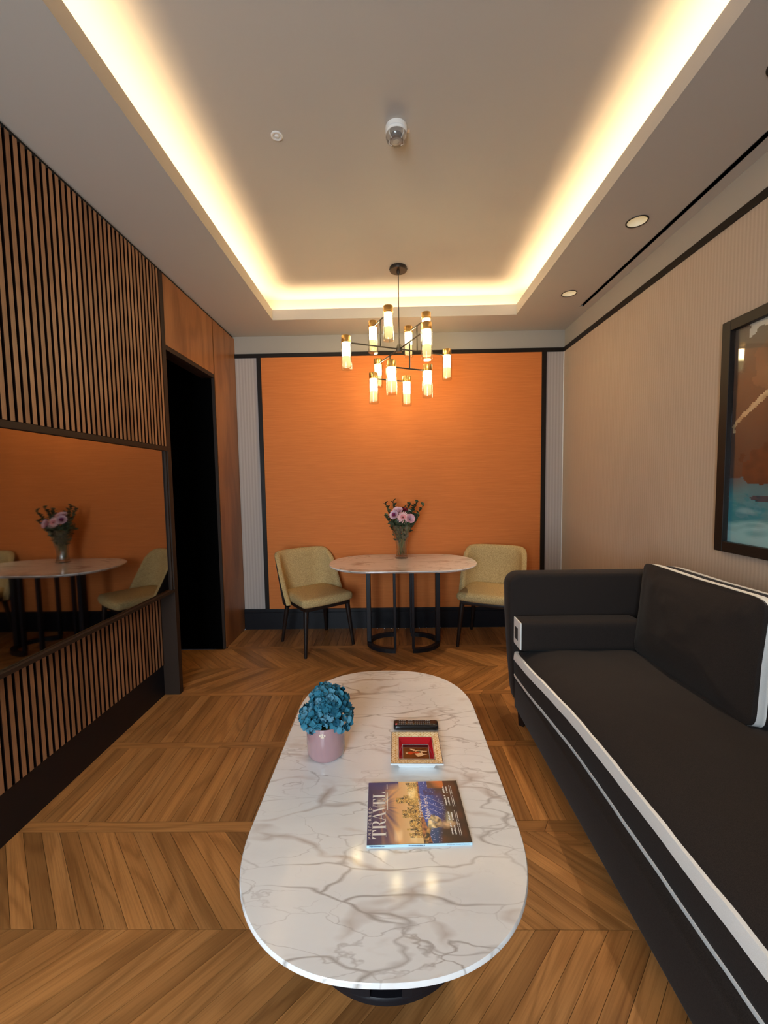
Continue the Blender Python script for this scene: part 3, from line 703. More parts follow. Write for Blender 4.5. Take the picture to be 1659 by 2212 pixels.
def gerbera(label, pos, tilt):
    t, p, tl = flower('gerbera', label, pos, tilt); stem_for(t, p)
    b = B()
    for ring, (n, r, l, up_) in enumerate(((22, .012, .044, .012), (18, .010, .034, .020))):
        for k in range(n):
            a = 2*PI*(k+.5*ring)/n; d = Vector((math.cos(a), math.sin(a), 0)); leafpoly(b, d*r+Vector((0, 0, up_*.3)), d+Vector((0, 0, up_*8*.5)), Vector((0, 0, 1)), l, .011, .1)
    o = obj('petals', b, 'gerberatip', t, True, 0); o.scale = (1.15,)*3; o.location = p; face_cam(o, tl)
    b = B()
    for k in range(26):
        a = 2*PI*k/26; d = Vector((math.cos(a), math.sin(a), 0)); leafpoly(b, d*.006+Vector((0, 0, .008)), d+Vector((0, 0, .5)), Vector((0, 0, 1)), .020, .006, .1)
    o2 = obj('inner_petals', b, 'gerbera', t, True, 0); o2.scale = (1.15,)*3; o2.location = p; face_cam(o2, tl)
    o3 = obj('eye', lathe(B(), [(.009, .006), (.009, .011), (.006, .014), (0, .0145)], 16), 'gcentre', t, True); o3.location = p; face_cam(o3, tl)
def rose(label, pos, tilt, m1, m2, s=1.0, name='rose'):
    t, p, tl = flower(name, label, pos, tilt); stem_for(t, p)
    for nm, mt, lay_ in (('outer_petals', m1, ((6, .024, .026, .25), (5, .018, .027, .55))), ('inner_petals', m2, ((4, .011, .024, .8), (3, .005, .022, 1.3)))):
        b = B()
        for n, r, l, upk in lay_:
            for k in range(n):
                a = 2*PI*k/n+r*40; d = Vector((math.cos(a), math.sin(a), 0)); sd = Vector((-d.y, d.x, 0)); G = []
                for i in range(5):
                    row = []
                    for j in range(5):
                        v = i/4; u = -1+j/2; ang = u*PI/n*1.25; rr = r*(.35+.75*v**.7+.2*(v**4)*(1-upk*.5)); dd = d*math.cos(ang)+sd*math.sin(ang)
                        row.append(b.verts.new((dd*rr+Vector((0, 0, l*v*(.6+.4*upk)-.004*u*u*v)))*s))
                    G.append(row)
                for i in range(4):
                    for j in range(4): b.faces.new((G[i][j], G[i][j+1], G[i+1][j+1], G[i+1][j]))
        o = obj(nm, b, mt, t, True, 0); o.location = p; face_cam(o, tl)
gerbera('large pink gerbera in the middle of the bouquet', (.014, -.055, .385), (.05, -1, .55))
rose('magenta centred lilac rose left of the gerbera', (-.062, -.05, .405), (-.45, -1, .5), 'lilac', 'mauve', 1.4)
rose('pale pink rose right of the gerbera', (.078, -.055, .372), (.35, -1, .35), 'rose', 'lilac', 1.4)
rose('pale lilac flower above the gerbera', (-.03, -.01, .435), (-.1, -.6, 1), 'lilac', 'lilac', 1.55, 'lilac_flower')
rose('dark crimson flower at the top of the bouquet', (.032, .02, .44), (.1, -.6, 1), 'crimson', 'crimson', 1.0, 'carnation')
rose('small ivory flower half hidden by eucalyptus', (.068, .03, .43), (.3, -.6, 1), 'ivory', 'ivory', .9, 'ivory_flower')

# ================================================================== COFFEE TABLE AND THINGS ON IT
TX, TY, TZ = -.033, 1.4285, .46
ct = thing('coffee_table', 'long oval marble coffee table with dark oval base', 'table', (TX, TY, 0))
obj('table_top', slab(super_oval(.388, .6845, 2.35, 128), .436, TZ, .022, .005), 'marbleC', ct, True, 30)
obj('dark_fill_plate', slab(super_oval(.29, .388, 2.0, 72), 0, .022, .0, .004), 'iron', ct, True, 30)  # dark plate added to stand in for deep shade inside the base
for s in (-1, 1):
    cx = s*.045
    obj('base_ring', half_ring(s, cx, .25, .384, .022, .05, .028, 28), 'iron', ct); obj('top_ring', half_ring(s, cx, .25, .368, .405, .436, .04, 28), 'iron', ct)
    obj('leg', box(B(), min(cx+s*.215, cx+s*.248), max(cx+s*.215, cx+s*.248), -.04, .04, .05, .405, .003, 1), 'iron', ct)
    for e in (-1, 1): obj('thin_leg', box(B(), min(cx, cx+s*.028), max(cx, cx+s*.028), min(e*.34, e*.366), max(e*.34, e*.366), .05, .405, .002, 1), 'iron', ct)
    obj('curved_panel', half_ring(s, cx, .215, .33, .022, .405, .012, 24), 'black', ct)
# pot
px, py = -.252, 1.448
pt = thing('flower_pot', 'glossy dusty pink ceramic pot at the left of the coffee table', 'pot', (px, py, TZ))
obj('body', lathe(B(), [(0, 0), (.054, 0), (.062, .003), (.0675, .011), (.0695, .025), (.0700, .122), (.0690, .1275), (.0665, .1275), (.0650, .122), (.0640, .10), (0, .10)], 56), 'pink', pt, True)
em = B()
for a in (-.12, 0, .12):
    an = -PI/2+a; leafpoly(em, Vector((.0705*math.cos(an), .0705*math.sin(an), .104)), Vector((0, 0, 1)), Vector((math.cos(an), math.sin(an), 0)), .010 if a else .013, .006, 0)
box(em, -.006, .006, -.0708, -.0702, .101, .1045); obj('emblem', em, 'cream', pt)
obj('soil_foam', lathe(B(), [(.0598, .1005), (.0598, .108), (0, .112)], 28), 'stem', pt)
# hydrangea head : every floret its own part
hy = thing('hydrangea', 'round teal blue hydrangea head filling the pink pot', 'flowers', (px+.006, py, TZ+.11))
def floret(seed):
    rr = random.Random(seed); b = B()
    for k in range(4):
        a = k*PI/2+rr.uniform(-.2, .2); d = Vector((math.cos(a), math.sin(a), rr.uniform(.1, .75))).normalized(); sd = Vector((-math.sin(a), math.cos(a), rr.uniform(-.25, .25))); nn = d.cross(sd)
        ln = rr.uniform(.0145, .019); wd = rr.uniform(.015, .019); G = []
        for i in range(4):
            v = i/3; wv = [.22, .85, 1.0, .42][i]; row = []
            for j in (-1, 0, 1): row.append(b.verts.new(d*ln*(v-.06*abs(j)*(v > .9))+sd*wd*.5*wv*j+nn*(.0032*abs(j)*v+.004*v*v*rr.uniform(-.6, 1))))
            G.append(row)
        for i in range(3):
            for j in range(2): b.faces.new((G[i][j], G[i][j+1], G[i+1][j+1], G[i+1][j]))
    lathe(b, [(.0016, .0005), (.0018, .0022), (0, .003)], 6)
    return mesh('floret', b, 'petal', True, 0)
FM = [floret(100+i) for i in range(8)]
NFL = 265; cnt = 0
lumps = [(Vector((.008, .0, .074)), Vector((.064, .062, .068))), (Vector((-.038, -.016, .040)), Vector((.048, .056, .044))), (Vector((.042, -.008, .044)), Vector((.046, .058, .050)))]
def inside(p, skip):
    for i, (c, e) in enumerate(lumps):
        if i != skip:
            d = p-c
            if (d.x/e.x)**2+(d.y/e.y)**2+(d.z/e.z)**2 < .86: return True
    return False
for li, (c, e) in enumerate(lumps):
    n = (170, 80, 80)[li]
    for k in range(n):
        z = 1-2*(k+.5)/n; th = k*2.39996; r = math.sqrt(1-z*z); d = Vector((r*math.cos(th), r*math.sin(th), z)); p = c+Vector((d.x*e.x, d.y*e.y, d.z*e.z))*R_.uniform(.90, 1.04)
        rad = math.hypot(p.x, p.y)
        if inside(p, li) or p.z < -.008 or (p.z < .026 and rad < .064): continue
        o = bpy.data.objects.new('floret', FM[cnt % 8]); COL.objects.link(o); o.parent = hy; o.location = p
        nd = (Vector((d.x/e.x, d.y/e.y, d.z/e.z)).normalized()+Vector((R_.uniform(-.35, .35), R_.uniform(-.35, .35), R_.uniform(-.2, .35)))).normalized()
        q = nd.to_track_quat('Z', 'Y'); o.rotation_euler = (q @ Matrix.Rotation(R_.random()*6.28, 3, 'Z').to_quaternion()).to_euler(); s_ = R_.uniform(.85, 1.2); o.scale = (s_,)*3; cnt += 1
for p in ((.082, -.03, .008), (.088, -.022, .022), (.074, -.045, .012)):
    o = bpy.data.objects.new('floret', FM[cnt % 8]); COL.objects.link(o); o.parent = hy; o.location = p; o.rotation_euler = (1.2, .4, cnt); cnt += 1
co = B(); softbox(co, (0, 0, .055), (.055, .05, .05), .045, (6, 6, 6)); obj('inner_leaves', co, 'leaf', hy)
# remote
rm = thing('remote_control', 'black television remote lying behind the square tray', 'remote control', (.089, 1.603, TZ), math.radians(-.6))
obj('body', softbox(B(), (0, 0, .0095), (.090, .0235, .0092), .006, (10, 6, 4), lambda q, u: Vector((q.x, q.y*(1-.05*u.z), q.z+.002*(1-u.y*u.y)*(u.z > 0)))), 'remote', rm, True, 0)
kb = B(); kw = B()
for gx, xs in enumerate(((-.066, -.0585, -.051, -.0435), (-.030, -.0225, -.015), (-.002, .006, .014, .022, .030), (.041, .048, .055))):
    for x in xs:
        for y in (-.012, 0, .012):
            box(kb, x-.0028, x+.0028, y-.004, y+.004, .019, .0212, .0006, 1); box(kw, x-.0012, x+.0012, y-.002, y+.002, .0212, .0214)
obj('keypad', kb, 'keys', rm); obj('key_print', kw, 'keyw', rm)
box_ = B(); lathe(box_, [(.0042, .0185), (.0042, .0214), (0, .0216)], 16, -.079, -.012); obj('power_key', box_, 'keyr', rm)
def text_mesh(s, size, m, spacing=1.0):
    cu = bpy.data.curves.new('txt', 'FONT'); cu.body = s; cu.size = size; cu.space_character = spacing; cu.resolution_u = 2
    to = bpy.data.objects.new('txt', cu); COL.objects.link(to); dg = bpy.context.evaluated_depsgraph_get(); me = bpy.data.meshes.new_from_object(to.evaluated_get(dg))
    bpy.data.objects.remove(to); bpy.data.curves.remove(cu); me.materials.clear(); me.materials.append(MAT[m]); return me
o = obj('lettering', text_mesh('SAMSUNG', .0072, 'keyw'), None, rm); o.location = (.0745, -.0165, .0202); o.rotation_euler = (0, 0, PI/2); o.scale = (.82, .8, 1)
# square porcelain tray
ty = thing('square_tray', 'square porcelain trinket tray with gold patterned rim and red well', 'tray', (.0785, 1.426, TZ), math.radians(-.8))
RZ_ = .034
def sq(h, z): return [(-h, -h, z), (h, -h, z), (h, h, z), (-h, h, z)]
HX = .0905
obj('dish', loft(B(), [sq(.060, 0), sq(.062, .004), sq(.066, .014), sq(HX-.002, RZ_-.006), sq(HX, RZ_-.003), sq(HX, RZ_), sq(HX-.001, RZ_+.0008), sq(.0625, RZ_-.002), sq(.048, .012), sq(.047, .0115)]), 'porcelain', ty)
def paint_grid(x0, x1, y0, y1, nx, ny, fn, zfn=lambda x, y: 0, keep=None):
    vv = []; ff = []; cc = []
    for j in range(ny+1):
        for i in range(nx+1):
            x = x0+(x1-x0)*i/nx; y = y0+(y1-y0)*j/ny; vv.append((x, y, zfn(x, y)))
    for j in range(ny):
        for i in range(nx):
            x = x0+(x1-x0)*(i+.5)/nx; y = y0+(y1-y0)*(j+.5)/ny
            if keep and not keep(x, y): continue
            a = j*(nx+1)+i; ff.append((a, a+1, a+nx+2, a+nx+1)); cc.append(fn(x, y))
    me = bpy.data.meshes.new('print'); me.from_pydata(vv, [], ff); at = me.color_attributes.new('Col', 'FLOAT_COLOR', 'CORNER')
    buf = []
    for c in cc: buf += [c[0], c[1], c[2], 1.0]*4
    at.data.foreach_set('color', buf); return me
def lin(r, g, b): return tuple(((x/255+.055)/1.055)**2.4 if x > 10 else x/255/12.92 for x in (r, g, b))
CREAM, GOLD, BRN, ORG = lin(250, 234, 196), lin(190, 140, 60), lin(60, 25, 15), lin(205, 55, 25)
def rimfn(x, y):
    # star lattice: three families of lines and dots
    p = .0135; gx = ((x/p) % 1)-.5; gy = ((y/p) % 1)-.5
    if max(abs(x), abs(y)) > HX-.0035 or max(abs(x), abs(y)) < .0645: return lin(70, 45, 25)
    r = math.hypot(gx, gy); a = math.atan2(gy, gx)
    if abs(abs(gx)-abs(gy)) < .045 or r < .10: return GOLD
    if abs(gx) < .04 or abs(gy) < .04: return lin(225, 185, 110)
    return CREAM
def rimz(x, y):
    m = max(abs(x), abs(y)); t = (m-.0625)/(HX-.001-.0625); return RZ_-.002+(.0028)*t+.0004
gm = paint_grid(-HX+.0012, HX-.0012, -HX+.0012, HX-.0012, 110, 110, rimfn, rimz, lambda x, y: max(abs(x), abs(y)) > .0625); gm.materials.append(MAT['glazeprint']); obj('patterned_rim', gm, None, ty)
for k in range(4):
    b = B(); a, z1_, c, z2_ = .0622, RZ_-.0012, .0484, .0126
    vv = [(-a, -a, z1_), (a, -a, z1_), (c, -c, z2_), (-c, -c, z2_)]; ro = Matrix.Rotation(k*PI/2, 3, 'Z'); b.faces.new([b.verts.new(ro @ Vector(v)) for v in vv]); obj('red_slope', b, 'red', ty)
def poly_in(pts, x, y):
    c = False; j = len(pts)-1
    for i in range(len(pts)):
        if (pts[i][1] > y) != (pts[j][1] > y) and x < (pts[j][0]-pts[i][0])*(y-pts[i][1])/(pts[j][1]-pts[i][1])+pts[i][0]: c = not c
        j = i
    return c
# rider on a white horse, drawn with its feet to the right as it lies
HB = [(-.004, -.006), (.006, -.021), (.018, -.018), (.026, -.012), (.040, -.008), (.041, -.005), (.026, -.005), (.022, .002), (.024, .006), (.040, .007), (.041, .010), (.026, .0115), (.012, .013), (.0, .014), (-.006, .010), (-.016, .016), (-.022, .022), (-.017, .023), (-.004, .019), (.000, .015), (-.002, .006)]
def wellfn(x, y):
    if math.hypot((x+.020)/.009, (y+.001)/.008) < 1: return ORG
    if math.hypot((x+.033)/.005, (y+.001)/.003) < 1: return lin(235, 200, 160)
    if math.hypot((x-.001)/.013, (y-.001)/.0042) < 1: return lin(200, 70, 40)
    if math.hypot((x-.010)/.011, (y-.005)/.0055) < 1: return lin(70, 45, 25)
    if poly_in(HB, x, y): return lin(240, 215, 175)
    return lin(52, 14, 8)
gm = paint_grid(-.047, .047, -.047, .047, 110, 110, wellfn, lambda x, y: .0122); gm.materials.append(MAT['glazeprint']); obj('well_picture', gm, None, ty)
obj('gilt_line', loft(B(), [sq(.0632, RZ_-.0008), sq(.0618, RZ_-.0008), sq(.0618, RZ_-.0016), sq(.0632, RZ_-.0016)], True, (False, False)), 'cream', ty)

# magazine
mg = thing('magazine', 'travel magazine with city night cover lying on the coffee table', 'magazine', (.062, 1.171, TZ), math.radians(1.7))
MW, MH, MT = .1445, .1170, .0075      # half sizes in X, Y and thickness
obj('pages', box(B(), -MW+.0008, MW-.0008, -MH+.001, MH-.0008, .0004, MT-.0004), 'paper', mg)
obj('spine', box(B(), -MW, MW, -MH-.0004, -MH+.001, 0, MT), 'spine', mg)
obj('back_cover', box(B(), -MW, MW, -MH, MH, 0, .0004), 'spine', mg)
def lerp3(a, b, t): t = max(0, min(1, t)); return tuple(a[i]+(b[i]-a[i])*t for i in range(3))
RC = random.Random(3)
towers = []
yy = -MH+.02
while yy < MH-.006:
    w_ = RC.uniform(.006, .013); h_ = RC.uniform(.018, .046)
    if abs(yy-.035) < .012: h_ = .068; w_ = .008
    if abs(yy+.02) < .01: h_ = .05
    towers.append((yy, yy+w_, h_)); yy += w_*.9
def cover(x, y):
    # u: 0 at head of the cover (left) .. 1 at its foot ; v: 0 at spine .. 1 at fore edge
    u = (x+MW)/(2*MW); v = (y+MH)/(2*MH)
    n1 = mnoise.noise(Vector((x*35, y*9, 0))); n2 = mnoise.noise(Vector((x*90, y*90, 3))); n3 = mnoise.noise(Vector((x*14, y*30, 9)))
    ray = mnoise.noise(Vector((math.atan2(y-.02, x+.02+.09)*7, 0, 5)))
    sky = lerp3(lin(34, 34, 96), lin(96, 58, 104), u*4+.5*n1)
    sky = lerp3(sky, lin(236, 176, 120), (u-.16+.10*n1+.07*ray)*6.5)
    sky = lerp3(sky, lin(250, 214, 150), (u-.30)*5) if u > .3 else sky
    if v > .86 and u < .34: sky = lerp3(sky, lin(40, 44, 120), (v-.86)*9+n3*.5)
    c = sky
    HR = .150/(.289)                           # waterline
    hz = .118
    for (a, b_, h_) in towers:
        if a <= y <= b_ and x > -.012-h_+.022 and x < .012:
            c = lerp3(lin(70, 48, 34), lin(214, 160, 84), .5+n2*1.6)
            if mnoise.noise(Vector((x*330, y*330, 1))) > .18: c = lin(255, 214, 130)
    d = math.hypot((x-.002)/.03, (y-.062)/.05)
    if d < 1: c = lerp3(lin(255, 206, 110), c, d*.9+.35*n2+.1)
    if x >= .012:
        t = (x-.012)/.10
        c = lerp3(lin(40, 82, 190), lin(22, 40, 110), t+.3*n3)
        if y < -.045: c = lerp3(lin(12, 84, 150), lin(10, 40, 90), t)
        if mnoise.noise(Vector((x*260, y*260, 7))) > .42: c = lin(180, 200, 255)
        # far shore lights and river road
        if x < .017+.02*max(0, (-y)/MH): c = lerp3(lin(205, 130, 80), lin(90, 50, 50), .5+n2*2)
        # bridge deck and cable stays
        if abs(x-(.030+.35*(y+.075))) < .006+.05*max(0, -(y+.075)) and y < -.02: c = lerp3(lin(40, 30, 30), lin(230, 170, 100), .35+2.2*n2)
        if math.hypot((x-.052)/.02, (y+.045)/.022) < 1: c = lerp3(lin(110, 84, 60), lin(235, 205, 150), .5+2*n2)
        for k in range(5):
            if abs((y-.055+.022*k)+.62*(x-.030)) < .0007 and x < .118: c = lerp3(c, lin(225, 225, 245), .6)
        if .030 < x < .10 and .058 < y < .082: c = lerp3(c, lin(44, 40, 110), .75+n2)
        # warm dusk and dark headland at the foot
        wm = (x-.074+.022*n1+.25*abs(y-.0))/.03
        if wm > 0: c = lerp3(c, lerp3(lin(96, 48, 26), lin(46, 26, 30), .5+n3), wm)
        if y > .085 and .045 < x < .098: c = lerp3(lin(226, 122, 52), lin(120, 74, 46), .5+n3*1.6)
        gl = math.hypot((x-.088)/.035, (y+.055)/.016)
        if gl < 1: c = lerp3(lin(238, 196, 150), c, gl+.3*n2)
        if x > .132: c = lerp3(c, lin(30, 18, 20), (x-.132)*90)
    return c
gm = paint_grid(-MW, MW, -MH, MH, 230, 190, cover, lambda x, y: MT); gm.materials.append(MAT['print']); cvr = obj('cover', gm, None, mg)
# cover lettering: local frame u to the fore edge (+Y), head of letters to -X
def letters(strokes):
    b = B()
    for q in strokes: b.faces.new([b.verts.new((x, y, 0)) for x, y in q])
    return b
def didone(word):
    out = []; x = 0; th = .16; hl = .022
    def q(*p): out.append([(x+a, c) for a, c in p])
    def rect(a, b_, c, d): q((a, c), (b_, c), (b_, d), (a, d))
    def fan(cx, cy, r0x, r0y, r1x, r1y, a0, a1, n=10):
        for k in range(n):
            t0 = a0+(a1-a0)*k/n; t1 = a0+(a1-a0)*(k+1)/n
            q((cx+r0x*math.cos(t0), cy+r0y*math.sin(t0)), (cx+r1x*math.cos(t0), cy+r1y*math.sin(t0)), (cx+r1x*math.cos(t1), cy+r1y*math.sin(t1)), (cx+r0x*math.cos(t1), cy+r0y*math.sin(t1)))
    for ch_ in word:
        if ch_ == 'T':
            rect(.25, .25+th, 0, 1); rect(.16, .50, 0, hl); rect(0, .66, 1-hl, 1); q((0, 1-hl), (0, .72), (.03, .72), (.16, 1-hl)); q((.66, 1-hl), (.50, 1-hl), (.63, .72), (.66, .72)); x += .72
        elif ch_ == 'R':
            rect(.08, .08+th, 0, 1); rect(0, .32, 0, hl); rect(0, .4, 1-hl, 1); rect(.2, .4, .50, .50+hl); fan(.38, .76, .10, .238, .26, .262, -PI/2, PI/2); q((.34, .51), (.46, .51), (.62, .10), (.50, .06)); q((.50, .06), (.62, .10), (.72, .02), (.66, 0)); x += .70
        elif ch_ == 'A':
            q((.02, 0), (.05, 0), (.34, 1), (.31, 1)); q((.50, 0), (.66, 0), (.38, 1), (.28, 1)); rect(.13, .52, .30, .30+hl); rect(-.05, .13, 0, hl); rect(.40, .76, 0, hl); x += .62
        elif ch_ == 'V':
            q((.08, 1), (.24, 1), (.44, 0), (.36, 0)); q((.66, 1), (.63, 1), (.39, 0), (.42, 0)); rect(-.02, .34, 1-hl, 1); rect(.54, .74, 1-hl, 1); x += .70
        elif ch_ == 'E':
            rect(.08, .08+th, 0, 1); rect(0, .56, 0, hl); rect(0, .54, 1-hl, 1); rect(.2, .40, .5, .5+hl); q((.40, .40), (.42, .40), (.42, .62), (.40, .62)); q((.54, 1-hl), (.40, 1-hl), (.51, .74), (.54, .74)); q((.56, hl), (.58, .28), (.55, .28), (.42, hl)); x += .63
        elif ch_ == 'L':
            rect(.08, .08+th, 0, 1); rect(0, .56, 0, hl); rect(0, .34, 1-hl, 1); q((.56, hl), (.58, .32), (.55, .32), (.40, hl)); x += .6
    return out, x
st, wd_ = didone('TRAVEL')
def place_text(o, x, y, z, sx, sy):
    # +X of the letters runs to the fore edge (+Y of the magazine), letter tops to -X
    o.location = (x, y, z); o.rotation_euler = (0, 0, PI/2); o.scale = (sx, sy, 1)
o = obj('title', letters(st), 'whiteink', cvr); place_text(o, -.0905, -.098, MT+.0004, .175/wd_, .039)
o = obj('masthead_line', text_mesh('PREFERRED', .0115, 'whiteink', 1.55), None, cvr)
place_text(o, -.1335, -.099, MT+.0004, 1, 1); bb_ = max(v.co.x for v in o.data.vertices); o.scale = (.112/bb_, 1.0, 1)
o = obj('issue_line', letters([[(0, 0), (.07, 0), (.07, .0016), (0, .0016)], [(.085, -.0004), (.105, -.0004), (.105, .002), (.085, .002)]]), 'whiteink', cvr); place_text(o, -.0835, .002, MT+.0004, 1, 1)
for s, xx, ww in (('Forever', .021, .068), ('New York', .040, .084)):
    o = obj('headline', text_mesh(s, .0205, 'whiteink', .92), None, cvr); bb_ = max(v.co.x for v in o.data.vertices); place_text(o, xx, -.028-(ww-.068)*.5, MT+.0004, ww/bb_, 1.05)
def greek(n, h, seed, ln):
    rr = random.Random(seed); q = []; x = 0
    while x < ln:
        wl = rr.uniform(.0022, .0042)*h/.004; hh = h*rr.choice((.7, .7, 1.0, .72)); q.append([(x, 0), (x+wl, 0), (x+wl, hh), (x, hh)]); x += wl+h*.16+(h*.35 if rr.random() < .2 else 0)
    return q
for k, y0_ in enumerate((-.090, -.041, .014, .064)):
    ll = (.036, .030, .038, .028)[k]
    for r_, (xo, hh, lx) in enumerate(((.094, .0052, ll), (.1035, .0052, ll*.85), (.1125, .0024, ll*1.3), (.1175, .0024, ll*1.15))):
        o = obj('cover_line', letters(greek(0, hh, 40+k*7+r_, lx)), 'whiteink', cvr); place_text(o, xo+.004, y0_-(.004 if r_ > 1 else 0), MT+.0004, 1, 1)
sp = bpy.data.objects.new('sp', None); bpy.data.objects.remove(sp)
for s, x_, sz in (('Preferred Hotels & Resorts', .076, .0046),):
    o = obj('spine_line', text_mesh(s, sz, 'ink'), None, mg); bb_ = max(v.co.x for v in o.data.vertices); o.location = (x_, -MH-.0007, .0022); o.rotation_euler = (PI/2, 0, 0); o.scale = (.060/bb_, 1, 1)
for x_, ln_, sd in ((-.137, .040, 5), (-.03, .042, 9)):
    o = obj('spine_line', letters(greek(0, .0034, sd, ln_)), 'ink', mg); o.location = (x_, -MH-.0007, .0022); o.rotation_euler = (PI/2, 0, 0)

# ================================================================== SOFA
so = thing('sofa', 'long charcoal sofa with white tape trim along the right wall', 'sofa', (1.19, 1.42, 0))
def W(x0, x1, y0, y1, z0, z1, bev, seg=3): return box(B(), x0-1.19, x1-1.19, y0-1.42, y1-1.42, z0, z1, bev, seg)
SX0, SX1, SY0, SY1 = .725, 1.655, .33, 2.525; AI = 2.392
obj('base', W(SX0, 1.60, SY0+.13, AI, .10, .285, .012), 'sofa', so, True)
obj('back', W(1.50, SX1, SY0, SY1, .12, .86, .04, 5), 'sofa', so, True)
def arm(y0, y1):
    # side profile in X,Z with rounded top front corner, extruded in Y with soft edges
    def prof(d):
        x0, z1, z0, x1 = .690+d, .905-d, .125+d*.5, SX1-d
        pts = [(x0+.050, z0), (x1, z0), (x1, z1)]
        r = .075-d*.6; cx, cz = x0+r+.003, z1-r
        for k in range(9):
            a = PI/2+PI/2*k/8; pts.append((cx+r*math.cos(a), cz+r*math.sin(a)))
        pts += [(x0+.005, .66), (x0+.020, .40), (x0+.034, .24), (x0+.040, z0+.05)]
        return pts
    lo = []
    for d, y in ((.022, y0), (.010, y0+.004), (.003, y0+.012), (0, y0+.024), (0, y1-.024), (.003, y1-.012), (.010, y1-.004), (.022, y1)):
        lo.append([(x-1.19, y-1.42, z) for x, z in prof(d)])
    return loft(B(), lo)
obj('arm', arm(AI, SY1), 'sofa', so, True, 50); obj('arm', arm(SY0, SY0+.133), 'sofa', so, True, 50)
for x in (.735, 1.56):
    for y in (AI-.03, SY0+.14): obj('leg', tube(B(), [(x+.03-1.19, y-1.42, 0), (x+.03-1.19, y-1.42, .125)], [.021, .03], 4), 'wenge', so)
CY0, CY1 = SY0+.136, AI-.003; hyc = (CY1-CY0)/2; cyc = (CY0+CY1)/2
def frontx(y):   # front edge of the cushion is pushed back a little away from the arm
    t = max(0, min(1, (CY1-y)/.85)); return .047*(t*t*(3-2*t))
def edge_z(y): return .014*math.sin(max(0, min(1, (CY1-y)/1.2))*PI/2)
def cushfn(q, u):
    y = cyc+q.y; x, z = q.x, q.z
    x += frontx(y)*(1-(u.x+1)/2)
    pf = 1-abs(u.y)**14
    if q.z > 0: z += edge_z(y)+.068*(1-abs(u.x)**5)*pf*(max(0, u.z)**2)
    if u.x < -.9: x -= .006*(1-u.z*u.z)+.0015*math.sin(y*9)*(1-u.z*u.z)
    z += (.006*mnoise.noise(Vector((x*6+y*2, y*5, 2)))+.003*mnoise.noise(Vector((x*9, y*26, 5)))*max(0, -u.x-.3))*(q.z > 0)*(1-abs(u.x)**8)
    return Vector((x, q.y, z))
cxc = (.727+1.49)/2; hxc = (1.49-.727)/2
sc_o = obj('seat_cushion', softbox(B(), (cxc-1.19, cyc-1.42, .361), (hxc, hyc, .076), .012, (36, 110, 8), cushfn), 'sofa', so, True, 0)
def tape(zf0, zf1, thick=.003, wrap=0):
    loops = []
    n = 90
    for k in range(n+1):
        y = CY0+.006+(CY1-CY0-.008)*k/n
        def pt(zf, o):
            u = (zf-.361)/.076; x = .727+frontx(y)-.006*(1-u*u)-.0015*math.sin(y*9)*(1-u*u)-o; z = zf+edge_z(y)*(1 if zf > .361 else 0)+.0009*math.sin(y*23)+.0005*math.sin(y*51); return (x-1.19, y-1.42, z)
        loops.append([pt(zf0, -.004), pt(zf0, thick), pt((zf0+zf1)/2, thick+.0008), pt(zf1, thick)]+([pt(zf1+.0025, -.004), pt(zf1+.0035, -.018), pt(zf1-.004, -.018)] if wrap else [pt(zf1+.001, -.004)]))
    return loft(B(), loops)
obj('white_tape', tape(.394, .438, .0022, 1), 'white', sc_o, True, 38); obj('white_tape', tape(.286, .304, .0022), 'white', sc_o, True, 38)
# bolster against the arm
bo = thing('bolster_cushion', 'square charcoal bolster with white end panel against the far sofa arm', 'cushion', (1.06, 2.322, .492))
obj('body', softbox(B(), (0, 0, .085), (.338, .066, .083), .018, (20, 8, 8), lambda q, u: Vector((q.x, q.y*(1+.02*(1-u.x*u.x)), q.z+.004*(1-u.y*u.y)*(u.z > 0)))), 'sofa', bo, True, 0)
ep = obj('end_panel', softbox(B(), (-.3385, -.001, .086), (.0045, .062, .0785), .004, (2, 8, 8)), 'white', bo, True, 50)
obj('dark_square', box(B(), -.3445, -.3425, -.020, .034, .048, .118), 'sofa', ep)
# back cushion leaning on the sofa back
pc = thing('back_cushion', 'large charcoal back cushion edged with white bands leaning on the sofa back', 'cushion', (1.304, 1.866, .512)); pc.rotation_euler = (0, math.radians(7.5), math.radians(-.5))
PWH, PHH, PT = .374, .245, .085       # half width (Y), half height (Z), half thickness (X)
def outline(k, n=96, sag=1.0):
    pts = []
    for i in range(n):
        a = 2*PI*i/n; c, s = math.cos(a), math.sin(a); e = 2/13
        y = math.copysign(abs(c)**e, c); z = math.copysign(abs(s)**e, s)
        yy = y*PWH*(1-.022*sag*(1-z*z)); zz = z*PHH*(1-.030*sag*(1-y*y)); pts.append((yy*k, zz*k))
    return pts
loops = []
for k in [.03]+[.08+.86*j_/20 for j_ in range(21)]+[.965, .985, 1.0, 1.014]:
    loops.append([(-PT-.040*(1-min(1, k)**2.6)+(.006*mnoise.noise(Vector((y*9+z*4, z*13, 4)))+.0045*mnoise.noise(Vector((y*30+z*12, z*11, 9)))*max(0, (z/PHH-.2))*1.6)*(k < .985), y, z) for y, z in outline(k)])
for t_ in (-.5, 0, .5): loops.append([(PT*t_, y*1.008, z*1.008) for y, z in outline(1)])
for k in (1.0, .94, .76, .45, .04): loops.append([(PT+.025*(1-k**2.6), y, z) for y, z in outline(k)])
bm_ = loft(B(), loops)
for v in bm_.verts: v.co += Vector((PT+.03, .06*(v.co.z+PHH), PHH))
obj('body', bm_, 'sofa', pc, True, 0)
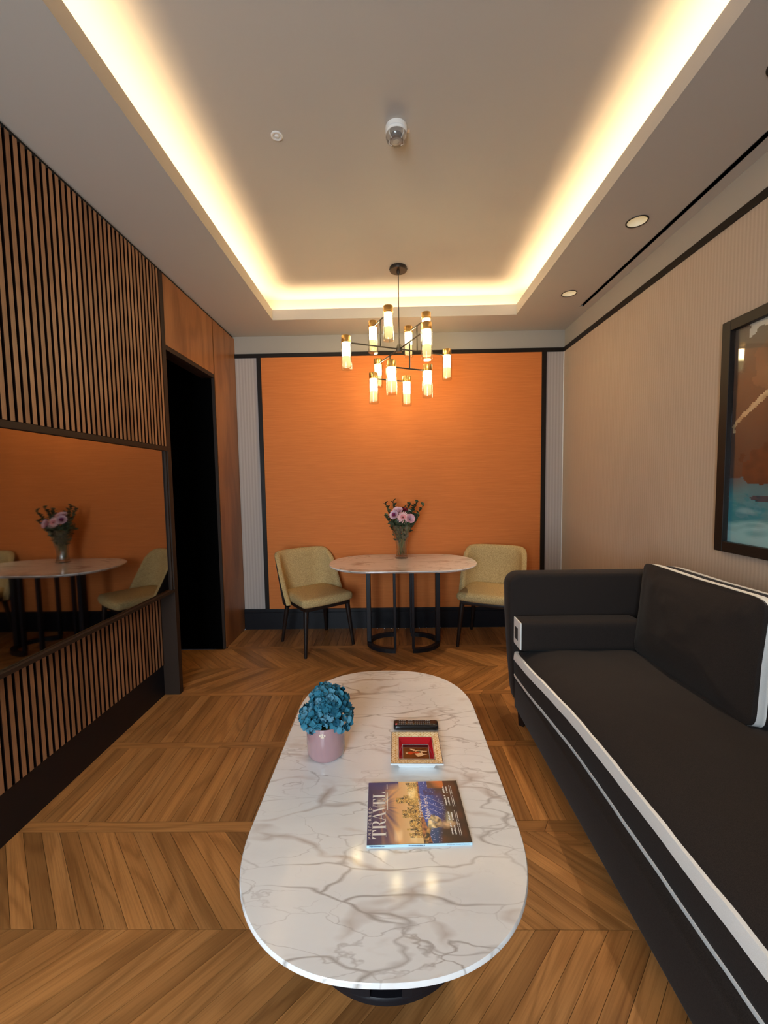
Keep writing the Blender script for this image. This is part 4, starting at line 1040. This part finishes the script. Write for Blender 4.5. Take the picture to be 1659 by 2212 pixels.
def band(t0, t1, g=.004):
    lp = []
    for t_, gg in ((t0, -.004), (t0, g*.6), (t0+.25*(t1-t0), g), (t0+.75*(t1-t0), g), (t1, g*.6), (t1, -.004)):
        f = 1+.008*(1-abs(t_)/PT)
        lp.append([(t_+PT+.03+.0012*math.sin(37*y+21*z), y*f+math.copysign(gg, y)*min(1, abs(y)/PWH*1.0)+.06*(z+PHH), z*f+math.copysign(gg, z)*min(1, abs(z)/PHH)+PHH) for y, z in outline(1)])
    return loft(B(), lp, True, (False, False))
obj('white_band', band(-PT+.007, -PT+.052), 'white', pc, True, 0); obj('white_band', band(PT-.052, PT-.007), 'white', pc, True, 0)

# ================================================================== FRAMED PICTURE ON THE RIGHT WALL
pf = thing('framed_picture', 'dark framed glazed picture of a figure over turquoise water on the right wall', 'picture', (XR-.005, 1.475, 1.086))
PW2, PH = .628, 1.121
fr_ = B(); FW = .050
def pbox(b, y0, y1, z0, z1, x0, x1): return box(b, -x1, -x0, y0, y1, z0, z1, .0015, 1)
for nm, a in (('frame_side', (PW2-FW, PW2, 0, PH)), ('frame_side', (-PW2, -PW2+FW, 0, PH)), ('frame_top', (-PW2+FW, PW2-FW, PH-FW, PH)), ('frame_bottom', (-PW2+FW, PW2-FW, 0, FW))):
    obj(nm, pbox(B(), *a, 0, .036), 'trim', pf)
obj('backing', pbox(B(), -PW2+FW, PW2-FW, FW, PH-FW, 0, .008), 'black', pf)
ARM = [(.575, .612), (.572, .588), (.560, .580), (.556, .592), (.562, .600), (.545, .625), (.49, .662), (.42, .705), (.34, .76), (.34, .79), (.42, .74), (.49, .69), (.555, .642)]
def art(x, y):   # x: along the wall (local Y), y: height
    n1 = mnoise.noise(Vector((x*5, y*9, 1))); n2 = mnoise.noise(Vector((x*6, y*20, 4))); n3 = mnoise.noise(Vector((x*22, y*22, 8)))
    hrel = y/PH
    c = lerp3(lin(88, 66, 56), lin(112, 80, 56), (hrel-.42)*2.2); c = lerp3(c, lin(112, 98, 84), (hrel-.72)*4)
    c = lerp3(c, tuple(v*.8 for v in c), .5+n1)
    wl = .32+.025*n1
    if hrel < wl:
        t = (wl-hrel)/wl
        c = lerp3(lin(84, 98, 104), lin(62, 140, 152), t*5+n2*.5)
        c = lerp3(c, lin(150, 200, 205), (t-.35)*3+n2*1.5)
        c = lerp3(c, lin(56, 118, 132), (n2-.12)*2.2) if n2 > .12 and t < .7 else c
    if hrel > .90+.05*n1 and x < .50 and n3 > -.1: c = lin(196, 192, 182)
    if poly_in(ARM, x, y): c = lerp3(lin(206, 186, 148), lin(150, 120, 84), .5+n3*1.2)
    if math.hypot((x-.30)/.17, (y-.86)/.15) < 1+.2*n3: c = lerp3(c, lerp3(lin(140, 104, 76), lin(100, 70, 52), .5+n1), .75)
    if math.hypot((x-.33)/.20, (y-.42)/.09) < 1+.3*n3+.2*n1: c = lerp3(lin(104, 58, 36), lin(74, 42, 32), .5+n3)
    if .10 < x < .46 and y < .28 and math.hypot((x-.36)/.10, (y-.27)/.018) < 1: c = lin(44, 66, 84)
    return c
gm = paint_grid(-PW2+FW, PW2-FW, FW, PH-FW, 150, 150, art)
for v in gm.vertices: v.co = Vector((-.0092, v.co.x, v.co.y))
gm.materials.append(MAT['canvas']); gm.flip_normals(); obj('art_print', gm, None, pf)
obj('glass', pbox(B(), -PW2+FW, PW2-FW, FW, PH-FW, .012, .014), 'picglass', pf)
